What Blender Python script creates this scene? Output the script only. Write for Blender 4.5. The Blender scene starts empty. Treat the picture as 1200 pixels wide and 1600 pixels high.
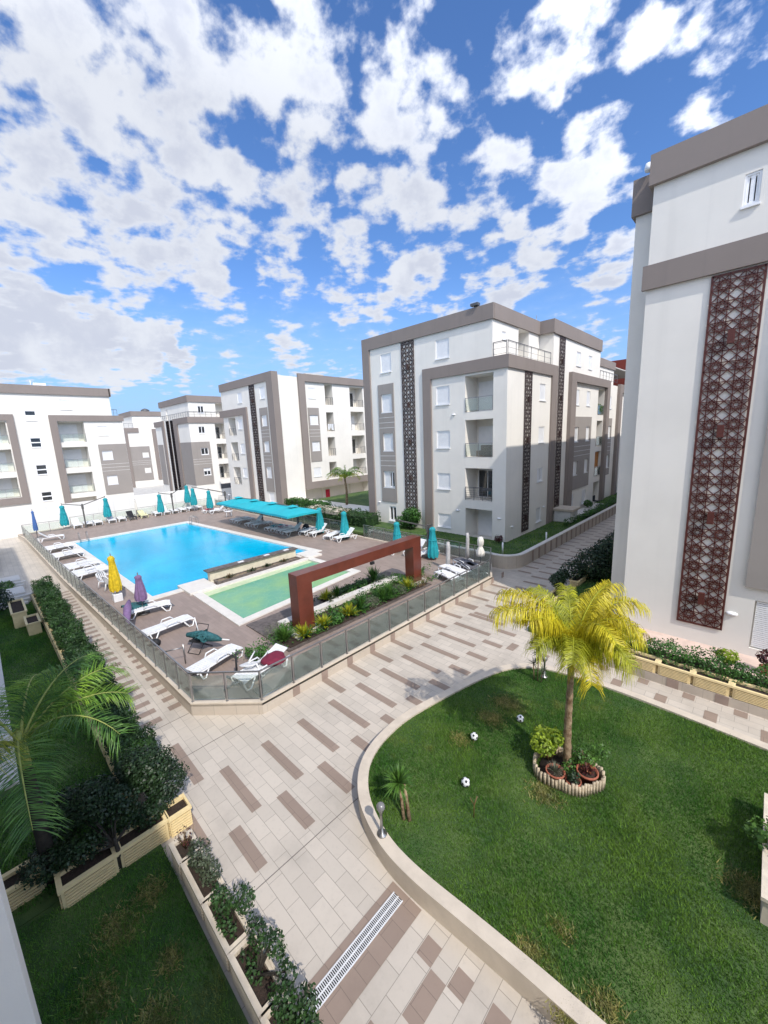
import bpy, math, random
import numpy as np
from mathutils import Vector, Matrix
from mathutils.geometry import tessellate_polygon
R = math.radians
S = bpy.context.scene
COL = S.collection
random.seed(7)
rng = np.random.default_rng(11)

# ------------------------------------------------------------------ camera
FPX = 619.34; YAW, PIT, ROL = R(-44.431), R(-10.675), R(-2.371)
CAM = Vector((0, 0, 8.0))
cf = Vector((math.sin(YAW)*math.cos(PIT), math.cos(YAW)*math.cos(PIT), math.sin(PIT)))
cr = Vector((math.cos(YAW), -math.sin(YAW), 0)); cu = cr.cross(cf)
cr, cu = cr*math.cos(ROL)+cu*math.sin(ROL), -cr*math.sin(ROL)+cu*math.cos(ROL)
cam = bpy.data.cameras.new('camera'); co = bpy.data.objects.new('camera', cam); COL.objects.link(co)
m = Matrix.Identity(4)
for i in range(3):
    m[i][0] = cr[i]; m[i][1] = cu[i]; m[i][2] = -cf[i]; m[i][3] = CAM[i]
co.matrix_world = m
cam.sensor_fit = 'HORIZONTAL'; cam.sensor_width = 36; cam.lens = 36*FPX/1200
cam.clip_start = .05; cam.clip_end = 6000
S.camera = co
def ray(px, py): return (cr*((px-600)/FPX) - cu*((py-800)/FPX) + cf).normalized()

# ------------------------------------------------------------------ light
SUN = Vector((1, -.32, 1.13)).normalized()
sl = bpy.data.lights.new('sun', 'SUN'); sl.energy = 2.9; sl.angle = R(.6); sl.color = (1, .945, .87)
so = bpy.data.objects.new('sun', sl); COL.objects.link(so)
so.rotation_euler = SUN.to_track_quat('Z', 'Y').to_euler(); so.location = (20, -10, 40)
S.view_settings.view_transform = 'Standard'; S.view_settings.look = 'None'
S.view_settings.exposure = .45; S.view_settings.gamma = 1
W = bpy.data.worlds.new('World'); S.world = W; W.use_nodes = True

class NT:
    """small helper to write node trees"""
    def __init__(s, tree): s.t = tree; s.n = tree.nodes; s.l = tree.links
    def new(s, typ, ins=None, **kw):
        n = s.n.new(typ)
        for k, v in kw.items(): setattr(n, k, v)
        if ins:
            for k, v in ins.items():
                if isinstance(v, bpy.types.NodeSocket): s.l.new(v, n.inputs[k])
                else: n.inputs[k].default_value = v
        return n
    def math(s, op, a, b=None, c=None, clamp=False):
        d = {0: a}
        if b is not None: d[1] = b
        if c is not None: d[2] = c
        return s.new('ShaderNodeMath', d, operation=op, use_clamp=clamp).outputs[0]
    def vmath(s, op, a, b=None):
        d = {0: a}
        if b is not None: d[1] = b
        n = s.new('ShaderNodeVectorMath', d, operation=op)
        return n.outputs[1] if op in ('DOT_PRODUCT', 'LENGTH') else n.outputs[0]
    def mix(s, f, a, b, blend='MIX'):
        n = s.new('ShaderNodeMix', data_type='RGBA', blend_type=blend)
        for i, v in ((0, f), (6, a), (7, b)):
            if isinstance(v, bpy.types.NodeSocket): s.l.new(v, n.inputs[i])
            else: n.inputs[i].default_value = v if i == 0 else (*v[:3], 1)
        return n.outputs[2]
    def rng(s, v, a, b, c=0, d=1, smooth=True):
        return s.new('ShaderNodeMapRange', {0: v, 1: a, 2: b, 3: c, 4: d}, interpolation_type='SMOOTHSTEP' if smooth else 'LINEAR').outputs[0]

CL1 = (.60, .625, .68); CL2 = (.44, .47, .56); SKM = (.145*.55, .145*.76, .145*1.04)
def build_world():
    W.node_tree.nodes.clear()
    t = NT(W.node_tree)
    sky = t.new('ShaderNodeTexSky', sky_type='NISHITA', sun_disc=False)
    sky.sun_elevation = math.asin(SUN.z); sky.sun_rotation = math.atan2(SUN.x, SUN.y)
    sky.air_density = 1.0; sky.dust_density = .4; sky.ozone_density = 2.2; sky.altitude = 0
    d = t.new('ShaderNodeTexCoord').outputs['Generated']
    sep = t.new('ShaderNodeSeparateXYZ', {0: d})
    zz = t.math('MAXIMUM', t.math('ADD', sep.outputs[2], .10), .03)
    p = t.new('ShaderNodeCombineXYZ', {0: t.math('DIVIDE', sep.outputs[0], zz), 1: t.math('DIVIDE', sep.outputs[1], zz), 2: 0.0}).outputs[0]
    w = t.new('ShaderNodeTexNoise', {'Vector': d, 'Scale': 7.0, 'Detail': 3.0, 'Roughness': .55}).outputs['Color']
    wd = t.vmath('NORMALIZE', t.vmath('ADD', d, t.vmath('MULTIPLY', t.vmath('SUBTRACT', w, (.5, .5, .5)), (.20, .20, .20))))
    blobs = [(130, 50, 15, 1.35), (330, 50, 10, 1.15), (60, 230, 12, 1.08), (230, 210, 10, 1.05), (130, 330, 9, 1.0), (300, 380, 6, 1.0), (20, 340, 7, 1.05), (220, 370, 6, 1.0),
             (400, 160, 7, .75), (420, 60, 8, .9), (350, 300, 8, .9), (430, 410, 5, .8), (50, 528, 6, 2.1), (140, 538, 5, 2.0), (215, 543, 4, 2.0), (-40, 510, 8, 1.8), (265, 545, 2.6, 1.8), (100, 585, 5, .8), (260, 590, 4, .7),
             (495, 190, 5.5, .95), (460, 300, 5, .8), (590, 330, 4.5, .95), (600, 240, 2.6, .6), (620, 140, 5, .9), (560, 385, 4, .85), (530, 455, 3.5, .75), (590, 190, 5, .8),
             (700, 210, 5, .85), (680, 290, 5, .9), (735, 180, 4, .8), (725, 345, 5, .85), (835, 90, 4.2, .9), (800, 150, 4, .7), (800, 270, 6, .9), (860, 320, 6.5, 1.15),
             (900, 270, 5, .8), (945, 100, 4.3, .9), (960, 400, 4.5, 1.0), (655, 440, 5.5, 1.15), (740, 400, 4, 1.0), (780, 440, 4, .9), (610, 480, 3, .6), (700, 480, 4, .6),
             (690, 10, 2.6, .7), (635, 20, 2.2, .7), (1120, 50, 2.6, .5), (1190, 40, 2.5, .4), (950, 540, 5, .55), (520, 575, 5, .5), (450, 520, 3, .45), (915, 440, 1.5, .7), (525, 490, 1.6, .7), (480, 380, 4, .6), (350, 465, 4.5, .7)]
    # unseen clouds behind the camera, added to brighten the shaded sides
    for k in range(44):
        az = R(random.uniform(225, 405)); el = R(random.uniform(8, 68))
        v = Vector((math.cos(az)*math.cos(el), math.sin(az)*math.cos(el), math.sin(el)))
        blobs.append((v, None, random.uniform(7, 16), random.uniform(.8, 1.1)))
    cov = None
    for b in blobs:
        v = b[0] if b[1] is None else ray(b[0], b[1])
        dt = t.vmath('DOT_PRODUCT', wd, tuple(v))
        r = R(b[2])
        f = t.rng(dt, math.cos(r*1.2), math.cos(r*.15), 0, b[3])
        cov = f if cov is None else t.math('MAXIMUM', cov, f)
    n1 = t.new('ShaderNodeTexNoise', {'Vector': p, 'Scale': 6.5, 'Detail': 9.0, 'Roughness': .53, 'Distortion': .1}).outputs[0]
    n2 = t.new('ShaderNodeTexNoise', {'Vector': d, 'Scale': 12.0, 'Detail': 8.0, 'Roughness': .55}).outputs[0]
    nn = t.math('ADD', t.math('MULTIPLY', n1, .52), t.math('MULTIPLY', n2, .48))
    dens = t.math('ADD', t.math('MULTIPLY', cov, .50), t.math('MULTIPLY', t.math('SUBTRACT', nn, .5), 4.2))
    a = t.rng(dens, .17, .64)
    a = t.math('MULTIPLY', a, t.rng(sep.outputs[2], -.02, .06))
    # light and dark inside the clouds
    n3 = t.new('ShaderNodeTexNoise', {'Vector': t.vmath('ADD', d, tuple(SUN*.02)), 'Scale': 8.0, 'Detail': 9.0, 'Roughness': .6}).outputs[0]
    thick = t.rng(dens, .40, .95)
    shade = t.math('MULTIPLY', thick, t.rng(n3, .38, .60), clamp=True)
    ccol = t.mix(t.math('MULTIPLY', shade, .8), CL1, CL2)
    # cloud colour raised towards the out-of-view sun, added to fill the shade
    gs = t.rng(t.vmath('DOT_PRODUCT', d, tuple(SUN)), -.15, .95, 1.0, 3.4, False)
    ccol = t.mix(1.0, ccol, t.new('ShaderNodeCombineXYZ', {0: gs, 1: gs, 2: gs}).outputs[0], 'MULTIPLY')
    skyc = t.mix(1.0, sky.outputs[0], SKM, 'MULTIPLY')
    # pale band of thin veil low over the horizon
    veil = t.math('MULTIPLY', t.rng(sep.outputs[2], .0, .40, .45, 0), t.rng(nn, .42, .60, .1, 1))
    skyc = t.mix(veil, skyc, (.48, .58, .76))
    glow = t.rng(sep.outputs[2], .0, .36, .85, 0)
    skyc = t.mix(glow, skyc, (.26, .42, .72))
    col = t.mix(t.math('MULTIPLY', a, .97), skyc, ccol)
    col = t.mix(t.rng(sep.outputs[2], -.06, 0., 1, 0), col, (.30, .34, .38))
    bg = t.new('ShaderNodeBackground', {'Color': col, 'Strength': 1.0})
    out = t.new('ShaderNodeOutputWorld'); t.l.new(bg.outputs[0], out.inputs[0])
build_world()

# ------------------------------------------------------------------ materials
MATS = {}
def mat(name, col, rough=.7, var=.12, scale=3.0, bump=0, bscale=40, metal=0, spec=.5, col2=None, coat=0, island=0, trans=0, alpha=1, thresh=None, sss=None):
    m = bpy.data.materials.new(name); m.use_nodes = True; MATS[name] = m
    t = NT(m.node_tree); b = m.node_tree.nodes['Principled BSDF']
    b.inputs['Roughness'].default_value = rough; b.inputs['Metallic'].default_value = metal
    b.inputs['Specular IOR Level'].default_value = spec
    if coat: b.inputs['Coat Weight'].default_value = coat; b.inputs['Coat Roughness'].default_value = .15
    c1 = tuple(max(0, c*(1-var)) for c in col); c2 = col2 or tuple(min(1, c*(1+var)) for c in col)
    tc = t.new('ShaderNodeTexCoord').outputs['Object']
    n = t.new('ShaderNodeTexNoise', {'Vector': tc, 'Scale': scale, 'Detail': 6.0, 'Roughness': .6}).outputs[0]
    th = thresh or (.3, .7)
    f = t.rng(n, th[0], th[1])
    c = t.mix(f, c1, c2)
    if island:
        ri = t.new('ShaderNodeNewGeometry').outputs['Random Per Island']
        c = t.mix(t.rng(ri, 0, 1, 0, 1, False), t.mix(1.0, c, (1-island,)*3, 'MULTIPLY'), t.mix(1.0, c, (1+island,)*3, 'MULTIPLY'))
    t.l.new(c, b.inputs['Base Color'])
    if bump:
        n2 = t.new('ShaderNodeTexNoise', {'Vector': tc, 'Scale': bscale, 'Detail': 4.0}).outputs[0]
        bp = t.new('ShaderNodeBump', {'Height': n2, 'Strength': bump, 'Distance': .02}); t.l.new(bp.outputs[0], b.inputs['Normal'])
    if trans:
        tr = t.new('ShaderNodeBsdfTranslucent', {'Color': c})
        mx = t.new('ShaderNodeMixShader', {0: trans, 1: b.outputs[0], 2: tr.outputs[0]})
        t.l.new(mx.outputs[0], m.node_tree.nodes['Material Output'].inputs[0])
    return m

def wall_mat(name, col, streak=.10):
    """rendered masonry: faint patches, faint vertical rain streaks below edges, fine stucco grain"""
    m = bpy.data.materials.new(name); m.use_nodes = True; MATS[name] = m
    t = NT(m.node_tree); b = m.node_tree.nodes['Principled BSDF']; b.inputs['Roughness'].default_value = .85; b.inputs['Specular IOR Level'].default_value = .2
    pos = t.new('ShaderNodeNewGeometry').outputs['Position']
    n = t.new('ShaderNodeTexNoise', {'Vector': pos, 'Scale': .45, 'Detail': 7.0, 'Roughness': .6}).outputs[0]
    st = t.new('ShaderNodeTexNoise', {'Vector': t.vmath('MULTIPLY', pos, (3.0, 3.0, .12)), 'Scale': 1.0, 'Detail': 5.0}).outputs[0]
    c = t.mix(t.rng(n, .3, .7), tuple(x*.93 for x in col), col)
    c = t.mix(t.math('MULTIPLY', t.rng(st, .52, .75), streak), c, tuple(x*.55 for x in col))
    t.l.new(c, b.inputs['Base Color'])
    g = t.new('ShaderNodeTexNoise', {'Vector': pos, 'Scale': 60.0, 'Detail': 3.0}).outputs[0]
    t.l.new(t.new('ShaderNodeBump', {'Height': g, 'Strength': .12, 'Distance': .01}).outputs[0], b.inputs['Normal'])
    return m

def tile_mat(name, col, cw, ch, mortar=.006, off=.5, var=.05, jcol=.6, rot=0, rough=.45, dirt=.12, shift=(0, 0)):
    m = bpy.data.materials.new(name); m.use_nodes = True; MATS[name] = m
    t = NT(m.node_tree); b = m.node_tree.nodes['Principled BSDF']; b.inputs['Roughness'].default_value = rough; b.inputs['Specular IOR Level'].default_value = .35
    pos = t.new('ShaderNodeNewGeometry').outputs['Position']
    v = t.new('ShaderNodeMapping', {'Vector': pos, 'Rotation': (0, 0, rot), 'Location': (shift[0], shift[1], 0)}).outputs[0]
    br = t.new('ShaderNodeTexBrick', {'Vector': v, 'Color1': (*[c*(1-var) for c in col], 1), 'Color2': (*[min(1, c*(1+var)) for c in col], 1),
         'Mortar': (*[c*jcol for c in col], 1), 'Scale': 1.0, 'Mortar Size': mortar, 'Mortar Smooth': .3, 'Bias': 0.0, 'Brick Width': cw, 'Row Height': ch})
    br.offset = off; br.squash = 1
    n = t.new('ShaderNodeTexNoise', {'Vector': pos, 'Scale': .7, 'Detail': 8.0, 'Roughness': .65}).outputs[0]
    n2 = t.new('ShaderNodeTexNoise', {'Vector': pos, 'Scale': 9.0, 'Detail': 5.0, 'Roughness': .7}).outputs[0]
    c = t.mix(t.math('MULTIPLY', t.rng(n, .45, .75), dirt*1.6), br.outputs[0], tuple(x*.55 for x in col))
    c = t.mix(t.math('MULTIPLY', t.rng(n2, .5, .8), dirt), c, tuple(x*.6 for x in col))
    t.l.new(c, b.inputs['Base Color'])
    h = t.math('SUBTRACT', 1.0, br.outputs[1])
    t.l.new(t.new('ShaderNodeBump', {'Height': h, 'Strength': .35, 'Distance': .004}).outputs[0], b.inputs['Normal'])
    return m

WHITE = wall_mat('white_render', (.78, .745, .68))
FARWALL = wall_mat('boundary_render', (.78, .76, .72), .2)
TAUPE = wall_mat('taupe_render', (.25, .212, .19), .12)
PANEL = wall_mat('grey_render_panel', (.31, .28, .255), .1)
LINE = mat('pale_groove', (.6, .58, .55), .8)
SOFF = wall_mat('recess_render', (.66, .65, .61))
FRAME = mat('white_window_frame', (.8, .8, .8), .35, .03)
GLASSD = mat('dark_window_glass', (.018, .022, .026), .06, .3, spec=.9)
METAL = mat('brushed_steel', (.36, .35, .34), .35, .12, 20, metal=.9)
DMETAL = mat('dark_grey_metal', (.085, .085, .09), .45, .1, 20)
GREYPOLE = mat('grey_painted_post', (.10, .095, .09), .5, .1, 10)
CORTEN = mat('red_brown_painted_screen', (.085, .019, .013), .55, .25, 30)
BROWNSCR = mat('dark_brown_screen', (.055, .032, .028), .55, .2, 30)
ARCHM = mat('glossy_oxblood_cladding', (.125, .03, .017), .32, .2, 1.5, coat=.2)
WPLAST = mat('white_plastic', (.72, .72, .72), .4, .07, 4)
WFAB = mat('white_webbing', (.64, .65, .66), .7, .08, 4)
TEAL = mat('teal_canvas', (.008, .27, .31), .75, .18, 6, bump=.5, bscale=25)
CYANC = mat('turquoise_canvas', (.012, .36, .42), .7, .06, 2, bump=.15, bscale=12)
YELC = mat('yellow_canvas', (.62, .44, .012), .7, .2, 8, bump=.5, bscale=25)
PURC = mat('purple_canvas', (.20, .12, .24), .75, .15, 8, bump=.4)
BLUEC = mat('blue_canvas', (.06, .14, .36), .75, .15, 8, bump=.4)
GREYC = mat('pale_grey_canvas', (.42, .41, .40), .85, .15, 8, bump=.6)
CREAMC = mat('cream_canvas', (.66, .63, .57), .85, .1, 8, bump=.6)
REDC = mat('maroon_cushion', (.16, .012, .035), .85, .2, 12, bump=.4)
REDCL = mat('red_cloth', (.5, .02, .05), .85, .3, 5)
GTEXT = mat('dark_green_textile', (.02, .10, .11), .8, .35, 12, bump=.5)
BLACKM = mat('black_textile', (.012, .012, .014), .7, .2)
GREYCUSH = mat('grey_cushion', (.10, .10, .115), .85, .1, 8)
CREAMP = mat('cream_trough_plastic', (.78, .62, .33), .6, .06, 6)
PINKP = mat('cream_trough_concrete', (.60, .52, .41), .7, .1, 6)
TERRA = mat('terracotta', (.33, .10, .055), .75, .15, 10, bump=.2)
GROOVE = mat('groove_shade_brown', (.28, .19, .09), .8, .2)  # brown that paints the shade between trough ribs
SOIL = mat('dark_soil', (.035, .022, .015), .95, .4, 20, bump=1)
STONE = mat('beige_coping_stone', (.56, .48, .38), .6, .08, 2.5, bump=.15)
STONEW = mat('pale_pool_coping', (.66, .62, .56), .55, .06, 2.5)
DKSTONE = mat('dark_brown_stone', (.11, .09, .08), .5, .35, 6, bump=.4)
WOOD = mat('weathered_bamboo_edging', (.44, .36, .25), .8, .3, 10, bump=.4)
GRATE = mat('white_grate_plastic', (.66, .66, .66), .5, .06)
BLACKH = mat('black_gap', (.01, .01, .01), .9)
ORANGEW = mat('orange_timber', (.42, .17, .04), .6, .2, 6)
REDW = wall_mat('red_brown_render', (.17, .035, .025))
DECK = tile_mat('brown_deck_tiles', (.29, .225, .19), .6, .15, .004, var=.09, jcol=.7, rough=.5, dirt=.25)
PAVE = tile_mat('beige_paving_tiles', (.52, .46, .385), .585, .283, .005, rot=0, var=.07, jcol=.5, dirt=.26, shift=(.0, .01), rough=.4)
PAVE2 = tile_mat('beige_paving_tiles_turned', (.52, .46, .385), .585, .2915, .005, rot=R(90), var=.07, jcol=.5, dirt=.26, shift=(.02, .05), rough=.4)
BAND = tile_mat('brown_paving_tiles', (.285, .215, .168), .585, .283, .004, var=.06, jcol=.6, dirt=.2, rough=.4)
WALLT = tile_mat('beige_wall_tiles', (.50, .43, .35), .5, 5, .004, var=.07, jcol=.6, dirt=.25)
WALLTD = mat('brown_wall_tile', (.29, .215, .175), .5, .1, 3)
CONC = mat('pale_concrete', (.5, .48, .44), .8, .1, 1.2, bump=.2)
LAWNSOIL = mat('lawn_ground', (.04, .10, .022), .95, .25, 1.2, col2=(.09, .14, .035), bump=.8, bscale=60)
TRUNKM = mat('palm_trunk_brown', (.20, .105, .045), .85, .45, 7, col2=(.34, .25, .15), bump=.8, bscale=30)
DKTRUNK = mat('dark_trunk', (.035, .028, .02), .9, .3, 12, bump=.6)
SHAFT = mat('palm_crownshaft', (.30, .33, .08), .6, .2, 8)
LAMPG = mat('smoked_lamp_globe', (.16, .155, .15), .25, .2, 5, spec=.7)
ACM = mat('cream_unit_metal', (.6, .58, .53), .5, .05)

def leaf(name, col, col2, isl=.35, tr=.25, rough=.5, scale=2.5): return mat(name, col, rough, .2, scale, col2=col2, island=isl, trans=tr)
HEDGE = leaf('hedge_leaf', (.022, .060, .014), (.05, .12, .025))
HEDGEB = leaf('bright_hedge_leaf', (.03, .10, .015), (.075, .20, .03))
DARKL = leaf('dark_shrub_leaf', (.010, .030, .010), (.028, .062, .018), tr=.15)
SHRUBG = leaf('grey_green_shrub_leaf', (.04, .065, .03), (.10, .12, .07), tr=.15)
LIME = leaf('lime_leaf', (.22, .33, .02), (.36, .46, .04), tr=.35)
GREENL = leaf('green_leaf', (.05, .14, .02), (.13, .26, .04))
YELP = leaf('yellow_palm_leaf', (.56, .46, .012), (.68, .60, .03), .3, .35)
YGRP = leaf('yellow_green_palm_leaf', (.34, .38, .02), (.52, .52, .03), .3, .35)
GRNP = leaf('green_palm_leaf', (.12, .28, .03), (.26, .42, .04), .3, .3)
DGRNP = leaf('dark_green_palm_leaf', (.06, .17, .03), (.13, .27, .04), .35, .25)
GREYL = leaf('grey_lavender_leaf', (.10, .12, .07), (.20, .20, .14), .3, .1)
BROWNL = leaf('brown_dry_leaf', (.12, .07, .03), (.24, .16, .06), .3, .1)
REDL = leaf('dark_red_leaf', (.05, .015, .015), (.12, .03, .03), .3, .1)

def grass_mat(name, a, b, dry):
    m = bpy.data.materials.new(name); m.use_nodes = True
    t = NT(m.node_tree); bs = m.node_tree.nodes['Principled BSDF']; bs.inputs['Roughness'].default_value = .55; bs.inputs['Specular IOR Level'].default_value = .25
    g = t.new('ShaderNodeNewGeometry'); pos = g.outputs['Position']
    n = t.new('ShaderNodeTexNoise', {'Vector': pos, 'Scale': .9, 'Detail': 6.0, 'Roughness': .6}).outputs[0]
    n2 = t.new('ShaderNodeTexNoise', {'Vector': t.vmath('ADD', pos, (31., 7., 0.)), 'Scale': .55, 'Detail': 7.0, 'Roughness': .7}).outputs[0]
    c = t.mix(t.rng(n, .35, .65), a, b)
    c = t.mix(t.math('MULTIPLY', t.rng(n2, .56, .74), .85), c, dry)
    c = t.mix(t.rng(g.outputs['Random Per Island'], 0, 1, 0, 1, False), t.mix(1.0, c, (.55, .55, .55), 'MULTIPLY'), t.mix(1.0, c, (1.45, 1.45, 1.4), 'MULTIPLY'))
    t.l.new(c, bs.inputs['Base Color'])
    tr = t.new('ShaderNodeBsdfTranslucent', {'Color': c})
    mx = t.new('ShaderNodeMixShader', {0: .3, 1: bs.outputs[0], 2: tr.outputs[0]})
    t.l.new(mx.outputs[0], m.node_tree.nodes['Material Output'].inputs[0])
    return m
GRASS = grass_mat('lawn_grass', (.05, .15, .02), (.135, .245, .035), (.30, .30, .08))
GRASSD = grass_mat('shady_lawn_grass', (.065, .19, .028), (.13, .27, .04), (.28, .24, .09))

def glass_mat():
    m = bpy.data.materials.new('greenish_railing_glass'); m.use_nodes = True
    t = NT(m.node_tree); m.node_tree.nodes.clear()
    tr = t.new('ShaderNodeBsdfTransparent', {'Color': (.95, .98, .96, 1)})
    gl = t.new('ShaderNodeBsdfGlossy', {'Color': (.9, .95, .95, 1), 'Roughness': .03})
    df = t.new('ShaderNodeBsdfDiffuse', {'Color': (.5, .6, .54, 1)})
    fr = t.new('ShaderNodeFresnel', {'IOR': 1.5})
    a = t.new('ShaderNodeMixShader', {0: .10, 1: tr.outputs[0], 2: df.outputs[0]})
    b = t.new('ShaderNodeMixShader', {0: t.math('MULTIPLY', fr.outputs[0], .9, clamp=True), 1: a.outputs[0], 2: gl.outputs[0]})
    o = t.new('ShaderNodeOutputMaterial'); t.l.new(b.outputs[0], o.inputs[0])
    return m
GLASS = glass_mat()

def water_mat(name, deep, shallow, kind):
    m = bpy.data.materials.new(name); m.use_nodes = True
    t = NT(m.node_tree); b = m.node_tree.nodes['Principled BSDF']
    b.inputs['Roughness'].default_value = .06; b.inputs['IOR'].default_value = 1.33; b.inputs['Specular IOR Level'].default_value = .3
    pos = t.new('ShaderNodeNewGeometry').outputs['Position']
    n = t.new('ShaderNodeTexNoise', {'Vector': pos, 'Scale': .3 if kind else .35, 'Detail': 5.0}).outputs[0]
    c = t.mix(t.rng(n, .35, .7), deep, shallow)
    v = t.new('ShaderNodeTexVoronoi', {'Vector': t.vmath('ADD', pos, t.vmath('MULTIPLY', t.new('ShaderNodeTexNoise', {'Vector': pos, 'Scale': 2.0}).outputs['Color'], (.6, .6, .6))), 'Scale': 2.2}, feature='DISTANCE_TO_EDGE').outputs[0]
    c = t.mix(t.rng(v, .0, .09, .12, 0), c, tuple(min(1, x*1.4+.03) for x in shallow))  # caustic light painted into the water colour as a pale web
    t.l.new(c, b.inputs['Base Color'])
    w = t.new('ShaderNodeTexNoise', {'Vector': t.vmath('MULTIPLY', pos, (1., 1.6, 1.)), 'Scale': 4.0, 'Detail': 4.0, 'Distortion': .4}).outputs[0]
    t.l.new(t.new('ShaderNodeBump', {'Height': w, 'Strength': .22, 'Distance': .04}).outputs[0], b.inputs['Normal'])
    return m
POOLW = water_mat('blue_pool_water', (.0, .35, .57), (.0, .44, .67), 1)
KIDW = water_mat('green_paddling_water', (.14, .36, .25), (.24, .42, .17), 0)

# ------------------------------------------------------------------ mesh helpers
def wloc(o):
    v = Vector((0, 0, 0))
    while o: v += o.location; o = o.parent
    return v
class MB:
    def __init__(s): s.v = []; s.f = []; s.mi = []; s.sm = []
    def add(s, vs, fs, mi=0, smooth=False):
        n = len(s.v); s.v += [tuple(v) for v in vs]; s.f += [tuple(i+n for i in f) for f in fs]
        s.mi += [mi]*len(fs); s.sm += [smooth]*len(fs); return s
    def box(s, x0, x1, y0, y1, z0, z1, mi=0):
        x0, x1 = min(x0, x1), max(x0, x1); y0, y1 = min(y0, y1), max(y0, y1)
        return s.add([(x0, y0, z0), (x1, y0, z0), (x1, y1, z0), (x0, y1, z0), (x0, y0, z1), (x1, y0, z1), (x1, y1, z1), (x0, y1, z1)],
              [(0, 3, 2, 1), (4, 5, 6, 7), (0, 1, 5, 4), (1, 2, 6, 5), (2, 3, 7, 6), (3, 0, 4, 7)], mi)
    def quad(s, a, b, c, d, mi=0): return s.add([a, b, c, d], [(0, 1, 2, 3)], mi)
    def beam(s, p, q, w, h, mi=0, up=(0, 0, 1)):
        p = Vector(p); q = Vector(q); d = (q-p).normalized(); u = Vector(up)
        if abs(d.dot(u)) > .99: u = Vector((1, 0, 0))
        a = d.cross(u).normalized(); b = a.cross(d).normalized()
        vs = [c+a*(i*w/2)+b*(j*h/2) for c in (p, q) for i, j in ((-1, -1), (1, -1), (1, 1), (-1, 1))]
        return s.add(vs, [(0, 1, 2, 3), (7, 6, 5, 4), (0, 4, 5, 1), (1, 5, 6, 2), (2, 6, 7, 3), (3, 7, 4, 0)], mi)
    def tube(s, pts, r, n=8, mi=0, cap=True):
        pts = [Vector(p) for p in pts]; rs = r if isinstance(r, (list, tuple)) else [r]*len(pts)
        vs = []; fs = []; a = None
        for i, p in enumerate(pts):
            d = (pts[min(i+1, len(pts)-1)]-pts[max(i-1, 0)])
            if d.length < 1e-9: d = Vector((0, 0, 1))
            d.normalize()
            if a is None:
                a = d.orthogonal().normalized()
            a = (a-d*a.dot(d)).normalized(); b = d.cross(a)
            for k in range(n):
                t = 2*math.pi*k/n; vs.append(p+(a*math.cos(t)+b*math.sin(t))*rs[i])
        for i in range(len(pts)-1):
            for k in range(n): fs.append((i*n+k, i*n+(k+1) % n, (i+1)*n+(k+1) % n, (i+1)*n+k))
        if cap: fs.append(tuple(range(n-1, -1, -1))); fs.append(tuple((len(pts)-1)*n+k for k in range(n)))
        return s.add(vs, fs, mi, True)
    def lathe(s, prof, c=(0, 0, 0), n=16, mi=0, wob=None, smooth=True):
        vs = []; fs = []
        for i, (r, z) in enumerate(prof):
            for k in range(n):
                t = 2*math.pi*k/n; rr = r*(1 if wob is None else wob(t, i))
                vs.append((c[0]+rr*math.cos(t), c[1]+rr*math.sin(t), c[2]+z))
        for i in range(len(prof)-1):
            for k in range(n): fs.append((i*n+k, i*n+(k+1) % n, (i+1)*n+(k+1) % n, (i+1)*n+k))
        fs.append(tuple(range(n-1, -1, -1))); fs.append(tuple((len(prof)-1)*n+k for k in range(n)))
        return s.add(vs, fs, mi, smooth)
    def prism(s, poly, z0, z1, mi=0, top=True, side=True, mside=None, bottom=False):
        n = len(poly)
        if side:
            s.add([(x, y, z) for z in (z0, z1) for x, y in poly], [(i, (i+1) % n, n+(i+1) % n, n+i) for i in range(n)], mi if mside is None else mside)
        if top:
            s.flat([poly], z1, mi)
        return s
    def flat(s, polys, z, mi=0):
        tr = tessellate_polygon([[Vector((x, y, 0)) for x, y in p] for p in polys])
        pts = [(x, y, z) for p in polys for x, y in p]
        fs = []
        for t in tr:
            a, b, c = (pts[i] for i in t)
            ar = (b[0]-a[0])*(c[1]-a[1])-(b[1]-a[1])*(c[0]-a[0])
            if abs(ar) > 1e-9: fs.append(tuple(t) if ar > 0 else tuple(t[::-1]))
        return s.add(pts, fs, mi)
    def ring(s, outer, inner, z0, z1, mi=0):
        n = len(outer)
        for i in range(n):
            j = (i+1) % n
            a, b, c, d = outer[i], outer[j], inner[j], inner[i]
            s.add([(*a, z1), (*b, z1), (*c, z1), (*d, z1)], [(0, 1, 2, 3)], mi)
            s.add([(*a, z0), (*b, z0), (*b, z1), (*a, z1)], [(0, 1, 2, 3)], mi)
            s.add([(*c, z0), (*d, z0), (*d, z1), (*c, z1)], [(0, 1, 2, 3)], mi)
        return s
    def build(s, name, mats, parent=None, world=True, bevel=0):
        me = bpy.data.meshes.new(name)
        off = wloc(parent) if (parent and world) else Vector((0, 0, 0))
        me.from_pydata([(v[0]-off.x, v[1]-off.y, v[2]-off.z) for v in s.v], [], s.f)
        for m_ in (mats if isinstance(mats, (list, tuple)) else [mats]): me.materials.append(m_)
        me.polygons.foreach_set('material_index', s.mi); me.polygons.foreach_set('use_smooth', s.sm)
        me.update()
        o = bpy.data.objects.new(name, me); COL.objects.link(o)
        if parent: o.parent = parent
        if bevel:
            b = o.modifiers.new('bevel', 'BEVEL'); b.width = bevel; b.segments = 2; b.limit_method = 'ANGLE'; b.angle_limit = R(50)
        return o

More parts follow.
